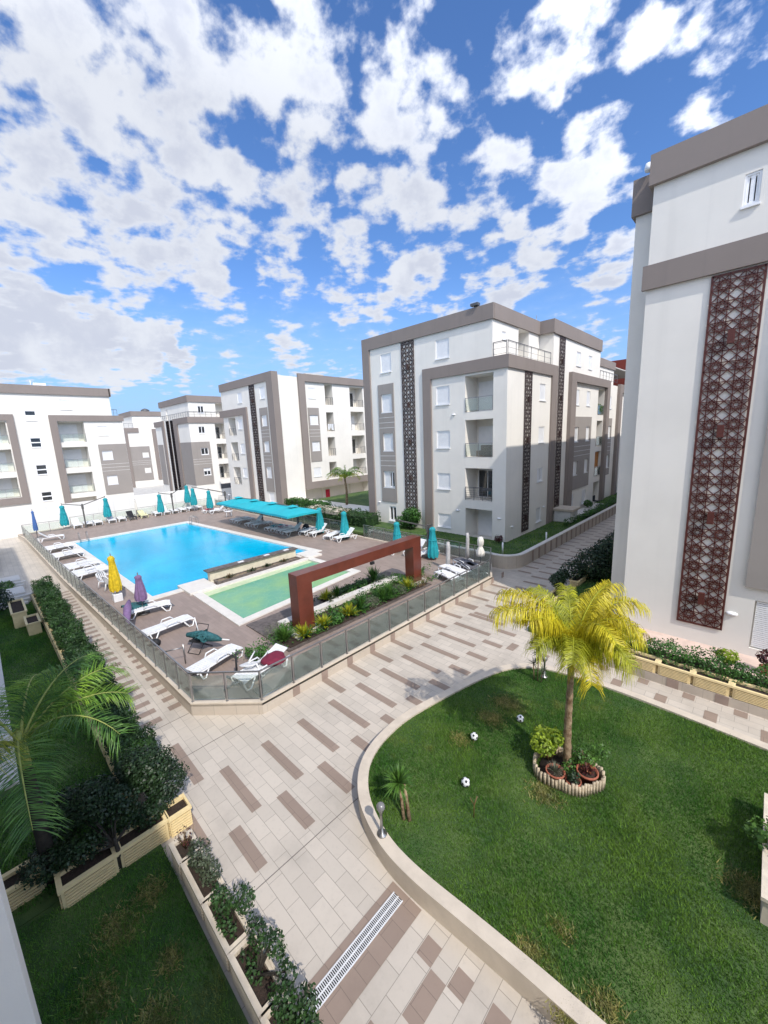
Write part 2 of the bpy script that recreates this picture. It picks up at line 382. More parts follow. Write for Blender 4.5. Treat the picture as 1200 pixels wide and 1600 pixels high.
def npmesh(name, verts, k, mats, parent=None, world=True, mi=None):
    """verts (N*k,3): N separate faces of k corners each"""
    verts = np.asarray(verts, dtype=np.float32).reshape(-1, 3)
    if parent and world: verts = verts-np.array(wloc(parent), dtype=np.float32)
    n = len(verts)//k
    me = bpy.data.meshes.new(name); me.vertices.add(len(verts)); me.vertices.foreach_set('co', verts.ravel())
    me.loops.add(len(verts)); me.loops.foreach_set('vertex_index', np.arange(len(verts), dtype=np.int32))
    me.polygons.add(n); me.polygons.foreach_set('loop_start', np.arange(0, n*k, k, dtype=np.int32))
    for m_ in (mats if isinstance(mats, (list, tuple)) else [mats]): me.materials.append(m_)
    if mi is not None: me.polygons.foreach_set('material_index', np.asarray(mi, dtype=np.int32))
    me.update(calc_edges=True)
    o = bpy.data.objects.new(name, me); COL.objects.link(o)
    if parent: o.parent = parent
    return o

def thing(name, label, cat, loc=(0, 0, 0), rz=0, group=None):
    o = bpy.data.objects.new(name, None); COL.objects.link(o); o.location = loc; o.rotation_euler = (0, 0, rz); o.empty_display_size = .2
    return tag(o, label, cat, group)
def tag(o, label, cat, group=None):
    o['label'] = label; o['category'] = cat
    if group: o['group'] = group
    return o
def struct(o): o['kind'] = 'structure'; return o
def stuff(o, label, cat): o['kind'] = 'stuff'; return tag(o, label, cat)
def kids(o): return [c for c in bpy.data.objects if c.parent == o]
CH = {}
def copytree(root, loc, rz, label, group=None, scale=None, top=True):
    if root.name not in CH: CH[root.name] = kids(root)
    c = root.copy(); COL.objects.link(c)
    if top:
        c.location = loc; c.rotation_euler = (0, 0, rz); c['label'] = label
        if scale: c.scale = scale
        if group: c['group'] = group
    for ch in CH[root.name]:
        d = copytree(ch, None, 0, None, top=False); d.parent = c
    return c
ORD = ['first', 'second', 'third', 'fourth', 'fifth', 'sixth', 'seventh', 'eighth', 'ninth', 'tenth', 'eleventh', 'twelfth', 'thirteenth',
       'fourteenth', 'fifteenth', 'sixteenth', 'seventeenth', 'eighteenth', 'nineteenth', 'twentieth', 'twenty-first', 'twenty-second', 'twenty-third', 'twenty-fourth']

# ------------------------------------------------------------------ buildings
def fp(F, s, z, d):
    """point on a facade: s along it, z up, d outward.  F=('Y',y): faces -Y;  F=('X',x): faces +X"""
    return (s, F[1]-d, z) if F[0] == 'Y' else (F[1]+d, s, z)
def fbox(mb, F, s0, s1, z0, z1, d0, d1, mi=0):
    a = fp(F, s0, z0, d0); b = fp(F, s1, z1, d1)
    mb.box(a[0], b[0], a[1], b[1], a[2], b[2], mi)
def facade(mb, F, s0, s1, z0, z1, holes, mi=0):
    """one wall sheet with rectangular openings; openings get reveals (depth 3rd value)"""
    ss = sorted({s0, s1, *[v for h in holes for v in h[:2] if s0 < v < s1]})
    zs = sorted({z0, z1, *[v for h in holes for v in h[2:4] if z0 < v < z1]})
    for i in range(len(ss)-1):
        run = None
        for j in range(len(zs)):
            solid = False
            if j < len(zs)-1:
                cs, cz = (ss[i]+ss[i+1])/2, (zs[j]+zs[j+1])/2
                solid = not any(h[0] < cs < h[1] and h[2] < cz < h[3] for h in holes)
            if solid and run is None: run = zs[j]
            if not solid and run is not None:
                q = [fp(F, ss[i], run, 0), fp(F, ss[i+1], run, 0), fp(F, ss[i+1], zs[j], 0), fp(F, ss[i], zs[j], 0)]
                mb.add(q, [(0, 1, 2, 3)], mi); run = None
    for h in holes:
        a, b, c, d, dep = h
        P = lambda s, z, k: fp(F, s, z, -dep*k)
        for q in ([P(a, c, 0), P(b, c, 0), P(b, c, 1), P(a, c, 1)], [P(a, d, 1), P(b, d, 1), P(b, d, 0), P(a, d, 0)],
                  [P(a, c, 1), P(a, d, 1), P(a, d, 0), P(a, c, 0)], [P(b, c, 0), P(b, d, 0), P(b, d, 1), P(b, c, 1)],
                  [P(a, c, 1), P(b, c, 1), P(b, d, 1), P(a, d, 1)]):
            mb.add(q, [(0, 1, 2, 3)], mi)

def window(F, par, a, b, c, d, kind='shut', dep=.13):
    """window part: white frame; sub-part shutter (closed roller shutter) or pane"""
    m = MB(); w = .055
    fbox(m, F, a-.03, b+.03, c-.06, c, -.02, .07)                         # sill
    for x0, x1, z0, z1 in ((a, a+w, c, d), (b-w, b, c, d), (a+w, b-w, c, c+w), (a+w, b-w, d-w, d)):
        fbox(m, F, x0, x1, z0, z1, -dep+.004, -.03)
    fr = m.build('window', FRAME, par)
    top = d-w
    def shut(z0, z1, x0=a+w, x1=b-w):
        q = MB(); n = max(3, int((z1-z0)/.075))
        for k in range(n):
            h = (z1-z0)/n
            fbox(q, F, x0, x1, z0+k*h+.008, z0+(k+1)*h, -dep+.006, -.055-.0)
        q.build('shutter', FRAME, fr)
    def pane(z0, z1, x0=a+w, x1=b-w, mull=True):
        q = MB(); fbox(q, F, x0, x1, z0, z1, -dep+.006, -dep+.02); q.build('pane', GLASSD, fr)
        if mull:
            q = MB(); xm = (x0+x1)/2
            fbox(q, F, xm-.05, xm+.05, z0, z1, -dep+.02, -.05)
            for xx in (x0, x1-.05): fbox(q, F, xx, xx+.05, z0, z1, -dep+.02, -.06)
            for zz in (z0, z1-.05): fbox(q, F, x0+.05, xm-.05, zz, zz+.05, -dep+.02, -.06); fbox(q, F, xm+.05, x1-.05, zz, zz+.05, -dep+.02, -.06)
            q.build('sash', FRAME, fr)
    if kind == 'shut': shut(c+w, top)
    elif kind == 'open': pane(c+w, top)
    elif kind == 'half': pane(c+w, c+(d-c)*.6); shut(c+(d-c)*.6+.02, top)
    elif kind == 'ajar': pane(c+w, top, (a+b)/2+.02, b-w); shut(c+w, top, a+w, (a+b)/2-.02)
    elif kind == 'stair':
        zm = (c+d)/2
        pane(zm+.06, top, mull=False); pane(c+w, zm-.06, mull=False)
        q = MB(); fbox(q, F, a+w, b-w, zm-.06, zm+.06, -dep+.006, -.02); q.build('transom', FRAME, fr)
    return fr

def railing(F, par, a, b, z, h=.95, d=.03, glass=False, bars=0, ends=None, n=None):
    m = MB(); fbox(m, F, a, b, z+h-.04, z+h, d-.02, d+.02)
    n = n or max(2, int((b-a)/1.1)+1)
    for k in range(n+1):
        s = a+.02+(b-a-.04)*k/n; fbox(m, F, s-.015, s+.015, z, z+h-.04, d-.015, d+.015)
    for k in range(bars):
        zz = z+.1+(h-.2)*k/max(1, bars-1); fbox(m, F, a, b, zz-.008, zz+.008, d+.016, d+.03)
    r = m.build('balcony_railing', DMETAL if not glass else METAL, par)
    if glass:
        g = MB()
        for k in range(n):
            s0 = a+.02+(b-a-.04)*k/n+.03; s1 = a+.02+(b-a-.04)*(k+1)/n-.03
            fbox(g, F, s0, s1, z+.06, z+h-.08, d-.004, d+.004)
        g.build('glass_infill', GLASS, r)
    return r

def balcony(F, par, a, b, c, d, rail='glass', door='shut', dep=1.6):
    """recess is a hole in the facade; this adds its door and railing"""
    m = MB(); dd = -dep+.02
    x0, x1 = a+(b-a)*.08, a+(b-a)*.80
    fbox(m, F, x0, x1, c+.02, c+2.12, dd, dd+.05)
    dr = m.build('balcony_door', FRAME, par)
    if door == 'shut':
        q = MB(); n = 22
        for k in range(n): fbox(q, F, x0+.06, x1-.06, c+.06+k*.092, c+.06+k*.092+.08, dd+.05, dd+.065)
        q.build('shutter', FRAME, dr)
    else:
        q = MB(); fbox(q, F, x0+.06, x0+(x1-x0)*.5-.03, c+.08, c+2.06, dd+.05, dd+.06); q.build('pane', GLASSD, dr)
        q = MB(); fbox(q, F, x0+(x1-x0)*.5+.03, x1-.06, c+.08, c+2.06, dd+.05, dd+.06); q.build('pane', GLASSD, dr)
    if rail == 'glass': railing(F, par, a+.01, b-.01, c+.02, glass=True, n=2)
    elif rail == 'bars': railing(F, par, a+.01, b-.01, c+.02, bars=6, n=3)

def lattice(F, par, a, b, c, d, M, th=.05, d0=.06, unit=None, lamps=True, w=.026, rosette=False):
    """openwork metal screen of eight-fold stars between straight bars"""
    m = MB(); u = unit or (b-a)/2
    nx = max(1, round((b-a)/u)); ux = (b-a)/nx; nz = round((d-c)/u); uz = (d-c)/nz
    def seg(s0, z0, s1, z1, ww=w, dz=0):
        p = Vector(fp(F, s0, z0, d0+th/2+dz)); q = Vector(fp(F, s1, z1, d0+th/2+dz))
        up = (0, 1, 0) if F[0] == 'Y' else (1, 0, 0)
        m.beam(p, q, ww, th*.9, up=up)
    for s in (a, b): seg(s, c-.03, s, d+.03, .06)
    for z in (c, d): seg(a, z, b, z, .06)
    off = 0
    for i in range(nx):
        for j in range(nz):
            x, z = a+(i+.5)*ux, c+(j+.5)*uz; hx, hz = ux/2, uz/2
            k = .42; off = (off+1) % 5; e = off*.0007
            P = {0: (hx, hz*k), 1: (hx*k, hz), 2: (-hx*k, hz), 3: (-hx, hz*k), 4: (-hx, -hz*k), 5: (-hx*k, -hz), 6: (hx*k, -hz), 7: (hx, -hz*k)}
            for p, q in ((0, 3), (7, 4), (1, 6), (2, 5), (0, 5), (1, 4), (2, 7), (3, 6)):
                seg(x+P[p][0], z+P[p][1], x+P[q][0], z+P[q][1], w, e)
            if rosette:
                for k in range(8):
                    t0 = math.pi*(k+.5)/4; t1 = math.pi*(k+1.5)/4; r1 = .07; r2 = .2
                    seg(x+r1*math.cos(t0), z+r1*math.sin(t0), x+r2*math.cos(t0), z+r2*math.sin(t0), w*.8, .0003*k)
                    seg(x+r1*math.cos(t0), z+r1*math.sin(t0), x+r1*math.cos(t1), z+r1*math.sin(t1), w*.8, -.0003*k)
            for p, q in ((0, 1), (2, 3), (4, 5), (6, 7)): seg(x+P[p][0], z+P[p][1], x+P[q][0], z+P[q][1], w, -e)
    o = m.build('lattice_screen', M, par)
    if lamps:
        q = MB(); n = max(2, round((d-c)/3.0))
        for k in range(n):
            z = c+(d-c)*(k+.35)/n; s = (a+b)/2; q = MB()
            fbox(q, F, s-.085, s+.085, z-.2, z+.2, d0+th, d0+th+.13)
            q.build('lamp_box', M, o)
    return o

def trim(par, name, boxes, M):
    m = MB()
    for F, s0, s1, z0, z1, d0, d1 in boxes: fbox(m, F, s0, s1, z0, z1, d0, d1)
    return m.build(name, M, par)
def panel(F, par, a, b, c, d, wins, cuts=True, d1=.06):
    """grey raised panel round its windows, with three pale grooves"""
    m = MB(); ss = sorted(wins, key=lambda w: w[2]); z = c
    lo = a; xs0 = min(w[0] for w in ss); xs1 = max(w[1] for w in ss)
    for w in ss:
        if w[2] > z: fbox(m, F, a, b, z, w[2], 0.0, d1)
        row = [v for v in ss if abs(v[2]-w[2]) < .1]
        if row[0] is w:
            s = a
            for v in sorted(row): fbox(m, F, s, v[0], w[2], w[3], 0, d1); s = v[1]
            fbox(m, F, s, b, w[2], w[3], 0, d1)
        z = w[3]
    fbox(m, F, a, b, z, d, 0, d1)
    o = m.build('grey_panel', PANEL, par)
    if cuts:
        zz = [w[2:4] for w in ss]; lv = sorted({z[0] for z in zz}); g = MB()
        for i in range(len(lv)-1):
            top = next(z[1] for z in zz if z[0] == lv[i]); mid = (top+lv[i+1])/2+.02
            for k in (-.42, 0, .42): fbox(g, F, a, b, mid+k-.02, mid+k+.02, d1, d1+.004)
        g.build('pale_groove_lines', LINE, o)
    return o
def lamp(F, par, s, z):
    m = MB(); c = fp(F, s, z, .0); n = 12; vs = []; 
    ax = (1, 0) if F[0] == 'Y' else (0, 1)
    for j in range(5):
        r = .16*math.cos(j*math.pi/8.5); h = .11*math.sin(j*math.pi/8.5)
        for k in range(n):
            t = 2*math.pi*k/n; vs.append(fp(F, s+r*math.cos(t), z+r*.42*math.sin(t), .0+h))
    fs = [(j*n+k, j*n+(k+1) % n, (j+1)*n+(k+1) % n, (j+1)*n+k) for j in range(4) for k in range(n)]
    m.add(vs, fs, 0, True); m.build('wall_lamp', FRAME, par)

H5 = lambda *a: tuple(a)
def win_holes(ws, dep=.13): return [(w[0], w[1], w[2], w[3], dep) for w in ws]
def bal_holes(bs, dep=1.6): return [(b[0], b[1], b[2], b[3], dep) for b in bs]
def roofslab(m, x0, x1, y0, y1, z): m.box(x0, x1, y0, y1, z-.12, z)

# --- middle block
FY = ('Y', 24.9); FX = ('X', -12.75)
B = thing('apartment_building', 'white apartment block across the pool deck, with corner balconies and tall brown screens', 'building', (-19, 30, 0))
w_l = [(-24.1, -22.9, 13.25, 14.7, 'shut'), (-24.15, -22.95, 10.05, 11.5, 'shut'), (-24.1, -22.95, 6.85, 8.3, 'shut'), (-24.2, -22.95, 3.7, 5.1, 'ajar'), (-23.75, -22.9, .75, 2.05, 'open')]
w_r = [(-18.45, -17.25, 13.45, 14.75, 'shut'), (-18.45, -17.25, 10.2, 11.5, 'shut'), (-18.45, -17.25, 7.02, 8.3, 'shut'), (-18.45, -17.25, 3.9, 5.12, 'shut'), (-18.45, -17.25, .9, 1.95, 'shut')]
b_r = [(-15.93, -13.75, 9.5, 11.95), (-15.93, -13.75, 6.36, 8.95), (-15.93, -13.75, 3.22, 5.55), (-15.93, -13.75, .25, 2.6)]
m = MB()
facade(m, FY, -26.1, -12.75, 0, 12.85, win_holes([w for w in w_l+w_r if w[3] < 12.9])+bal_holes(b_r))
facade(m, FY, -26.1, -13.85, 12.85, 15.6, win_holes([w for w in w_l+w_r if w[3] > 12.9]))
w_x = [(29.95, 31.0, 10.22, 11.42, 'shut'), (29.95, 31.0, 7.12, 8.3, 'shut'), (29.9, 30.9, 4.15, 5.2, 'ajar'), (29.95, 30.85, .95, 2.05, 'shut')]
facade(m, FX, 24.9, 32.2, 0, 12.85, win_holes(w_x))
FXp = ('X', -13.85)
pent_hole = [(28.6, 30.3, 13.0, 15.25, 1.0)]
facade(m, FXp, 24.9, 32.2, 12.85, 15.6, pent_hole+[(26.2, 26.75, 14.2, 14.7, .13)])
# section B of the long side, flush to the roof
w_b = [(37.23, 38.3, 13.35, 14.5, 'shut'), (40.3, 41.25, 13.35, 14.5, 'shut'), (37.2, 38.35, 10.1, 11.4, 'shut'), (40.3, 41.3, 10.1, 11.4, 'shut'),
       (37.45, 38.4, 6.9, 8.2, 'ajar'), (40.4, 41.4, 6.9, 8.2, 'shut'), (37.45, 38.5, 3.9, 5.15, 'shut'), (40.4, 41.4, 3.9, 5.15, 'shut'), (37.0, 38.0, .4, 2.2, 'shut'), (40.3, 41.4, .9, 2.2, 'shut')]
b_b = [(43.4, 45.55, 9.3, 11.8), (43.3, 45.5, 6.25, 8.75), (43.3, 45.5, 3.2, 5.7), (43.3, 45.5, .2, 2.6)]
facade(m, FX, 32.2, 43.6, 0, 15.6, win_holes(w_b))
facade(m, FX, 43.6, 52.5, 0, 12.4, bal_holes([(max(b[0], 43.62), *b[1:]) for b in b_b])+win_holes([(47.3, 48.2, 10.0, 11.2, 'shut'), (47.3, 48.3, 6.9, 8.2, ''), (47.3, 48.3, 3.8, 5.1, '')]))
facade(m, ('X', -13.85), 43.6, 52.5, 12.4, 14.9, [])
facade(m, FX, 52.5, 66, 0, 12.4, win_holes([(53.5, 54.6, 9.6, 11.0, ''), (53.5, 54.6, 6.4, 7.8, '')]))
for q in ([(-26.1, 24.9), (-26.1, 66)],):
    m.add([(-26.1, 66, 0), (-26.1, 24.9, 0), (-26.1, 24.9, 15.6), (-26.1, 66, 15.6)], [(0, 1, 2, 3)])
m.add([(-12.75, 66, 0), (-26.1, 66, 0), (-26.1, 66, 12.4), (-12.75, 66, 12.4)], [(0, 1, 2, 3)])
m.quad((-13.85, 32.2, 12.85), (-12.75, 32.2, 12.85), (-12.75, 32.2, 15.6), (-13.85, 32.2, 15.6))
m.quad((-12.75, 43.6, 12.4), (-13.85, 43.6, 12.4), (-13.85, 43.6, 15.6), (-12.75, 43.6, 15.6))
m.build('wall', WHITE, B)
m = MB(); m.box(-13.84, -12.76, 24.92, 32.19, 12.8, 12.87); m.box(-13.84, -12.76, 43.62, 66, 12.3, 12.42)
m.box(-26, -13.9, 25, 43.5, 15.5, 15.6); m.box(-26, -14, 43.6, 65.9, 14.8, 14.9); m.build('roof', CONC, B)
for w in w_l+w_r: window(FY, B, *w)
for w in w_x+w_b: window(FX, B, *w)
window(FX, B, 47.3, 48.2, 10.0, 11.2); window(FX, B, 47.3, 48.3, 6.9, 8.2); window(FX, B, 47.3, 48.3, 3.8, 5.1)
window(FX, B, 53.5, 54.6, 9.6, 11.0); window(FX, B, 53.5, 54.6, 6.4, 7.8)
window(FXp, B, 26.2, 26.75, 14.2, 14.7)
for i, b in enumerate(b_r): balcony(FY, B, *b, rail='glass' if i < 2 else ('bars' if i == 2 else None), door='open' if i == 2 else 'shut')
for i, b in enumerate(b_b): balcony(FX, B, max(b[0], 43.62), *b[1:], rail='glass' if i < 3 else None)
mq = MB(); fbox(mq, FXp, 28.8, 30.1, 12.9, 15.0, -.98, -.9); mq.build('terrace_door', FRAME, B)
trim(B, 'parapet_band', [(FY, -26.16, -13.73, 15.25, 16.2, 0.0, .14), (('X', -13.85), 24.9, 32.1, 15.25, 16.2, 0, .14), (FX, 32.1, 43.6, 15.2, 16.2, 0, .14),
     (('X', -13.85), 43.6, 52.6, 14.4, 15.2, 0, .14), (('X', -26.1), 24.9, 43.6, 15.6, 16.2, -.2, -.001)], TAUPE)
m = MB(); m.box(-13.86, -12.61, 31.9, 32.098, 15.25, 16.2); m.build('parapet_return', TAUPE, B)
trim(B, 'frame_column', [(FY, -26.16, -25.33, 0, 15.248, 0, .14)], TAUPE)
trim(B, 'corner_frame', [(FY, -19.64, -12.61, 12.1, 12.9, 0, .14), (FX, 24.9, 32.95, 12.1, 12.9, 0, .14)], TAUPE)
trim(B, 'frame_column', [(FY, -19.64, -18.87, 0, 12.098, 0, .14)], TAUPE)
trim(B, 'frame_column', [(FX, 31.95, 32.95, 0, 12.098, 0, .14)], TAUPE)
trim(B, 'side_frame', [(FX, 35.6, 46.5, 11.97, 12.68, 0, .3), (FX, 35.6, 36.75, 0, 11.968, 0, .3), (FX, 45.6, 46.5, 0, 11.968, 0, .3)], TAUPE)
trim(B, 'side_frame', [(FX, 50.1, 66, 11.75, 12.6, 0, .3), (FX, 50.1, 51.1, 0, 11.748, 0, .3)], TAUPE)
panel(FY, B, -24.5, -22.72, 2.42, 12.32, [(w[0], w[1], w[2], w[3]) for w in w_l[1:4]])
panel(FX, B, 37.0, 41.85, 2.57, 9.1, [(w[0], w[1], w[2], w[3]) for w in w_b[4:8]])
panel(FX, B, 47.0, 48.6, 3.0, 9.0, [(47.3, 48.3, 6.9, 8.2), (47.3, 48.3, 3.8, 5.1)])
lattice(FY, B, -21.75, -20.5, .75, 15.18, BROWNSCR, unit=.62, w=.038, th=.02, d0=.04)
lattice(FX, B, 27.4, 28.5, .72, 12.05, BROWNSCR, unit=.55, w=.034, th=.02, d0=.04)
lattice(FX, B, 33.35, 34.45, 1.1, 15.15, BROWNSCR, unit=.55, w=.034, th=.02, d0=.04)
def terr(par, F, pts_z, a, b, d=-.06):
    return railing(F, par, a, b, pts_z, h=.88, d=d, bars=3, n=max(1, int((b-a)/1.0)))
terr(B, FX, 12.92, 25.0, 31.9); terr(B, FY, 12.92, -13.82, -12.86); terr(B, FX, 12.7, 44, 50.0)
for s, z in ((-16.6, 2.35), (-13.2, 2.1), (-24.9, 2.3), (-16.9, 9.4)): lamp(FY, B, s, z)
for s, z in ((25.9, 1.4), (31.3, 2.0)): lamp(FX, B, s, z)
trim(B, 'plinth_ledge', [(FX, 24.9, 31.93, .30, .40, 0, .14), (FY, -18.8, -16.0, .18, .28, 0, .14), (FY, -13.7, -12.61, .18, .28, 0, .14)], STONEW)
m = MB(); m.box(-15.2, -14.95, 24.86, 25.1, 16.2, 16.34); m.box(-15.35, -14.8, 24.62, 24.95, 16.28, 16.44); m.build('roof_floodlight', DMETAL, B)
m = MB()
for k, (x, y) in enumerate(((-14.5, 33), (-15, 33.6), (-14.2, 34.2))): m.tube([(x, y, 15.6), (x, y, 17.0-.1*k)], .02, 5)
m.build('roof_aerial', METAL, B)
# furniture seen on its balconies
t = thing('sofa', 'brown wicker sofa on the third-floor corner balcony of the block across the pool', 'sofa', (-14.6, 25.6, 6.38))
m = MB(); m.box(-15.3, -13.95, 25.3, 25.9, 6.38, 6.78); m.build('seat', mat('brown_wicker', (.15, .085, .05), .8, .3, 30, bump=.6), t, bevel=.04)
m = MB(); m.box(-15.3, -13.95, 25.92, 26.1, 6.38, 7.15); m.build('backrest', MATS['brown_wicker'], t, bevel=.04)
t = thing('table', 'dark table on the second-floor corner balcony of the block across the pool', 'table', (-14.4, 25.6, 3.24))
m = MB(); m.box(-14.95, -13.95, 25.3, 26.0, 3.93, 3.97); m.build('tabletop', DMETAL, t)
for x in (-14.9, -14.02):
    for y in (25.35, 25.93): m = MB(); m.tube([(x, y, 3.24), (x, y, 3.93)], .025, 6); m.build('leg', DMETAL, t)
t = thing('wooden_screen', 'orange timber slatted screen on a side balcony of the block across the pool', 'screen', (-13.0, 44.5, 3.2))
m = MB()
for k in range(9): m.box(-12.98, -12.94, 43.7+k*.19, 43.86+k*.19, 3.25, 5.6)
m.build('slats', ORANGEW, t)

# --- right-hand block
FR = ('Y', 16.8); FR2 = ('Y', 17.8)
B = thing('apartment_building', 'near white apartment block at the right edge with a large red-brown star screen', 'building', (2, 24, 0))
wp = [(-1.34, -.97, 14.15, 15.0, 'open')]
m = MB()
facade(m, FR, -3.6, 9, 0, 15.9, win_holes(wp, .3)+[(.1, .9, .7, 2.35, .12)])
m.quad((-3.6, 17.8, 0), (-3.6, 16.8, 0), (-3.6, 16.8, 15.9), (-3.6, 17.8, 15.9))
facade(m, FR2, -4.3, -3.6, 0, 15.9, [])
m.quad((-4.3, 60, 0), (-4.3, 17.8, 0), (-4.3, 17.8, 15.9), (-4.3, 60, 15.9))
m.quad((9, 16.8, 0), (9, 60, 0), (9, 60, 15.9), (9, 16.8, 15.9)); m.quad((9, 60, 0), (-4.3, 60, 0), (-4.3, 60, 15.9), (9, 60, 15.9))
m.quad((-4.3, 17.8, 15.9), (9, 17.8, 15.9), (9, 60, 15.9), (-4.3, 60, 15.9)); m.quad((-3.6, 16.8, 15.9), (9, 16.8, 15.9), (9, 17.8, 15.9), (-3.6, 17.8, 15.9))
m.build('wall', WHITE, B)
window(FR, B, *wp[0], dep=.3)
q = MB()
for k in range(24): fbox(q, FR, .14, .86, .75+k*.066, .80+k*.066, -.1, -.05)
q.build('louvred_door', FRAME, B)
trim(B, 'parapet_band', [(FR, -3.72, 9, 15.62, 16.5, 0, .16)], TAUPE)
m = MB(); m.box(-4.42, -3.722, 17.66, 60, 15.3, 16.45); m.box(-3.72, -3.602, 16.8, 17.66, 15.62, 16.5); m.build('parapet_band', TAUPE, B)
trim(B, 'cornice_band', [(FR, -3.72, 9, 12.5, 13.25, 0, .13)], TAUPE)
lattice(FR, B, -1.84, -.64, 1.12, 12.42, CORTEN, unit=.59, th=.03, d0=.03, w=.027, rosette=True)
m = MB(); fbox(m, FR, -.18, 2.2, 2.78, 11.9, 0, .12); m.build('grey_panel', PANEL, B)
lamp(FR, B, -.42, 1.75)
m = MB(); m.lathe([(.0, 0), (.10, .01), (.13, .1), (.1, .24), (0, .27)], (-3.95, 17.5, 16.47), 10); m.tube([(-3.95, 17.5, 16.45), (-3.95, 17.5, 16.55)], .04, 6); m.build('roof_camera', FRAME, B)

# --- third block, beyond the canopies
FY = ('Y', 26.2); FX = ('X', -43.3)
B = thing('apartment_building', 'white apartment block behind the turquoise canopies, laundry on one balcony', 'building', (-50, 32, 0))
w1 = [(-46.45, -45.2, 13.3, 14.65, 'shut'), (-46.45, -45.25, 10.0, 11.3, 'shut'), (-46.45, -45.25, 6.8, 8.1, 'shut'), (-46.45, -45.25, 3.5, 4.9, 'shut'), (-46.4, -45.2, .4, 1.5, 'shut'),
      (-52.4, -51.15, 13.3, 14.6, 'shut'), (-53.0, -51.8, 9.9, 11.2, 'shut'), (-53.0, -51.8, 6.6, 7.9, 'shut'), (-53.0, -51.8, 3.3, 4.6, 'shut')]
b1 = [(-55.8, -53.7, 9.1, 11.5), (-55.8, -53.7, 5.6, 8.15), (-55.8, -53.7, 2.2, 4.65)]
w2 = [(31.2, 32.35, 13.3, 14.6, 'shut'), (31.2, 32.5, 9.98, 11.2, 'shut'), (31.25, 32.5, 6.62, 7.8, 'shut'), (31.25, 32.5, 3.2, 4.4, 'shut')]
bs = [(33.9, 35.2, 12.55, 15.2), (33.9, 35.15, 9.1, 11.6), (33.9, 35.15, 5.8, 8.3), (33.9, 35.15, 2.8, 4.95)]
bb = [(38.25, 40.75, 12.4, 15.1), (38.25, 40.75, 9.12, 11.75), (38.25, 40.75, 5.8, 8.4), (38.25, 40.75, 2.8, 5.1)]
m = MB()
facade(m, FY, -57.3, -43.3, -.8, 15.8, win_holes(w1)+bal_holes(b1))
facade(m, FX, 26.2, 41.1, 1.72, 15.8, win_holes(w2)+bal_holes(bs)+bal_holes(bb))
facade(m, FX, 26.2, 29.7, -.8, 1.72, [])
facade(m, ('X', -44.6), 29.7, 41.1, -.8, 1.8, [(32.2, 33.4, -.8, 1.3, .1), (36, 38.5, -.6, 1.4, .1)])
m.quad((-43.3, 29.7, -.8), (-44.6, 29.7, -.8), (-44.6, 29.7, 1.8), (-43.3, 29.7, 1.8))
m.quad((-44.6, 29.7, 1.72), (-43.3, 29.7, 1.72), (-43.3, 41.1, 1.72), (-44.6, 41.1, 1.72))
m.quad((-57.3, 41.1, -.8), (-57.3, 26.2, -.8), (-57.3, 26.2, 15.8), (-57.3, 41.1, 15.8))
m.quad((-43.3, 41.1, -.8), (-57.3, 41.1, -.8), (-57.3, 41.1, 15.8), (-43.3, 41.1, 15.8))
m.build('wall', WHITE, B)
m = MB(); m.box(-57.2, -43.4, 26.3, 41, 15.7, 15.8); m.box(-48, -46, 33, 36, 15.8, 16.9); m.build('roof', CONC, B)
for w in w1: window(FY, B, *w)
for w in w2: window(FX, B, *w)
for b in b1: balcony(FY, B, *b, rail='bars')
for b in bs: balcony(FX, B, *b, rail='bars', dep=1.6)
for i, b in enumerate(bb): balcony(FX, B, *b, rail='bars', door='open' if i % 2 == 0 else 'shut')
trim(B, 'parapet_band', [(FY, -57.4, -43.16, 15.2, 16.2, 0, .16), (FX, 26.2, 26.9, 15.2, 16.2, 0, .14)], TAUPE)
trim(B, 'corner_column', [(FY, -44.5, -43.16, -.8, 15.198, 0, .16), (FX, 26.2, 26.9, -.8, 15.198, 0, .14)], TAUPE)
trim(B, 'balcony_frame', [(FY, -58.0, -50.0, 11.68, 12.6, 0, .2), (FY, -51.1, -50.0, -.8, 11.678, 0, .2)], TAUPE)
trim(B, 'side_frame', [(FX, 29.7, 41.2, 15.3, 16.2, 0, .3), (FX, 29.7, 30.63, 2.6, 15.298, 0, .3), (FX, 29.7, 41.2, 1.7, 2.598, 0, .3)], TAUPE)
panel(FY, B, -46.85, -44.95, 1.7, 12.2, [w[:4] for w in w1[1:4]])
panel(FX, B, 30.95, 32.7, 5.2, 12.12, [w[:4] for w in w2[1:3]])
lattice(FY, B, -48.95, -47.65, .2, 15.18, BROWNSCR, unit=.65, w=.06, th=.02)
t = thing('laundry', 'white laundry hanging over a narrow balcony rail behind the canopies', 'laundry', (-43.2, 34.5, 9.2), group=None)
for k, (a, b, z) in enumerate(((34.0, 34.3, 9.3), (34.35, 34.55, 9.5), (34.6, 34.95, 9.25))):
    m = MB(); m.box(-43.22, -43.19, a, b, z, 10.05); m.build('cloth', WFAB, t)
tag(MB().box(-44.55, -44.5, 33.9, 34.6, -.1, 1.1).build('hanging_cloth', REDCL), 'red cloth hanging by the ground-floor door behind the canopies', 'cloth')

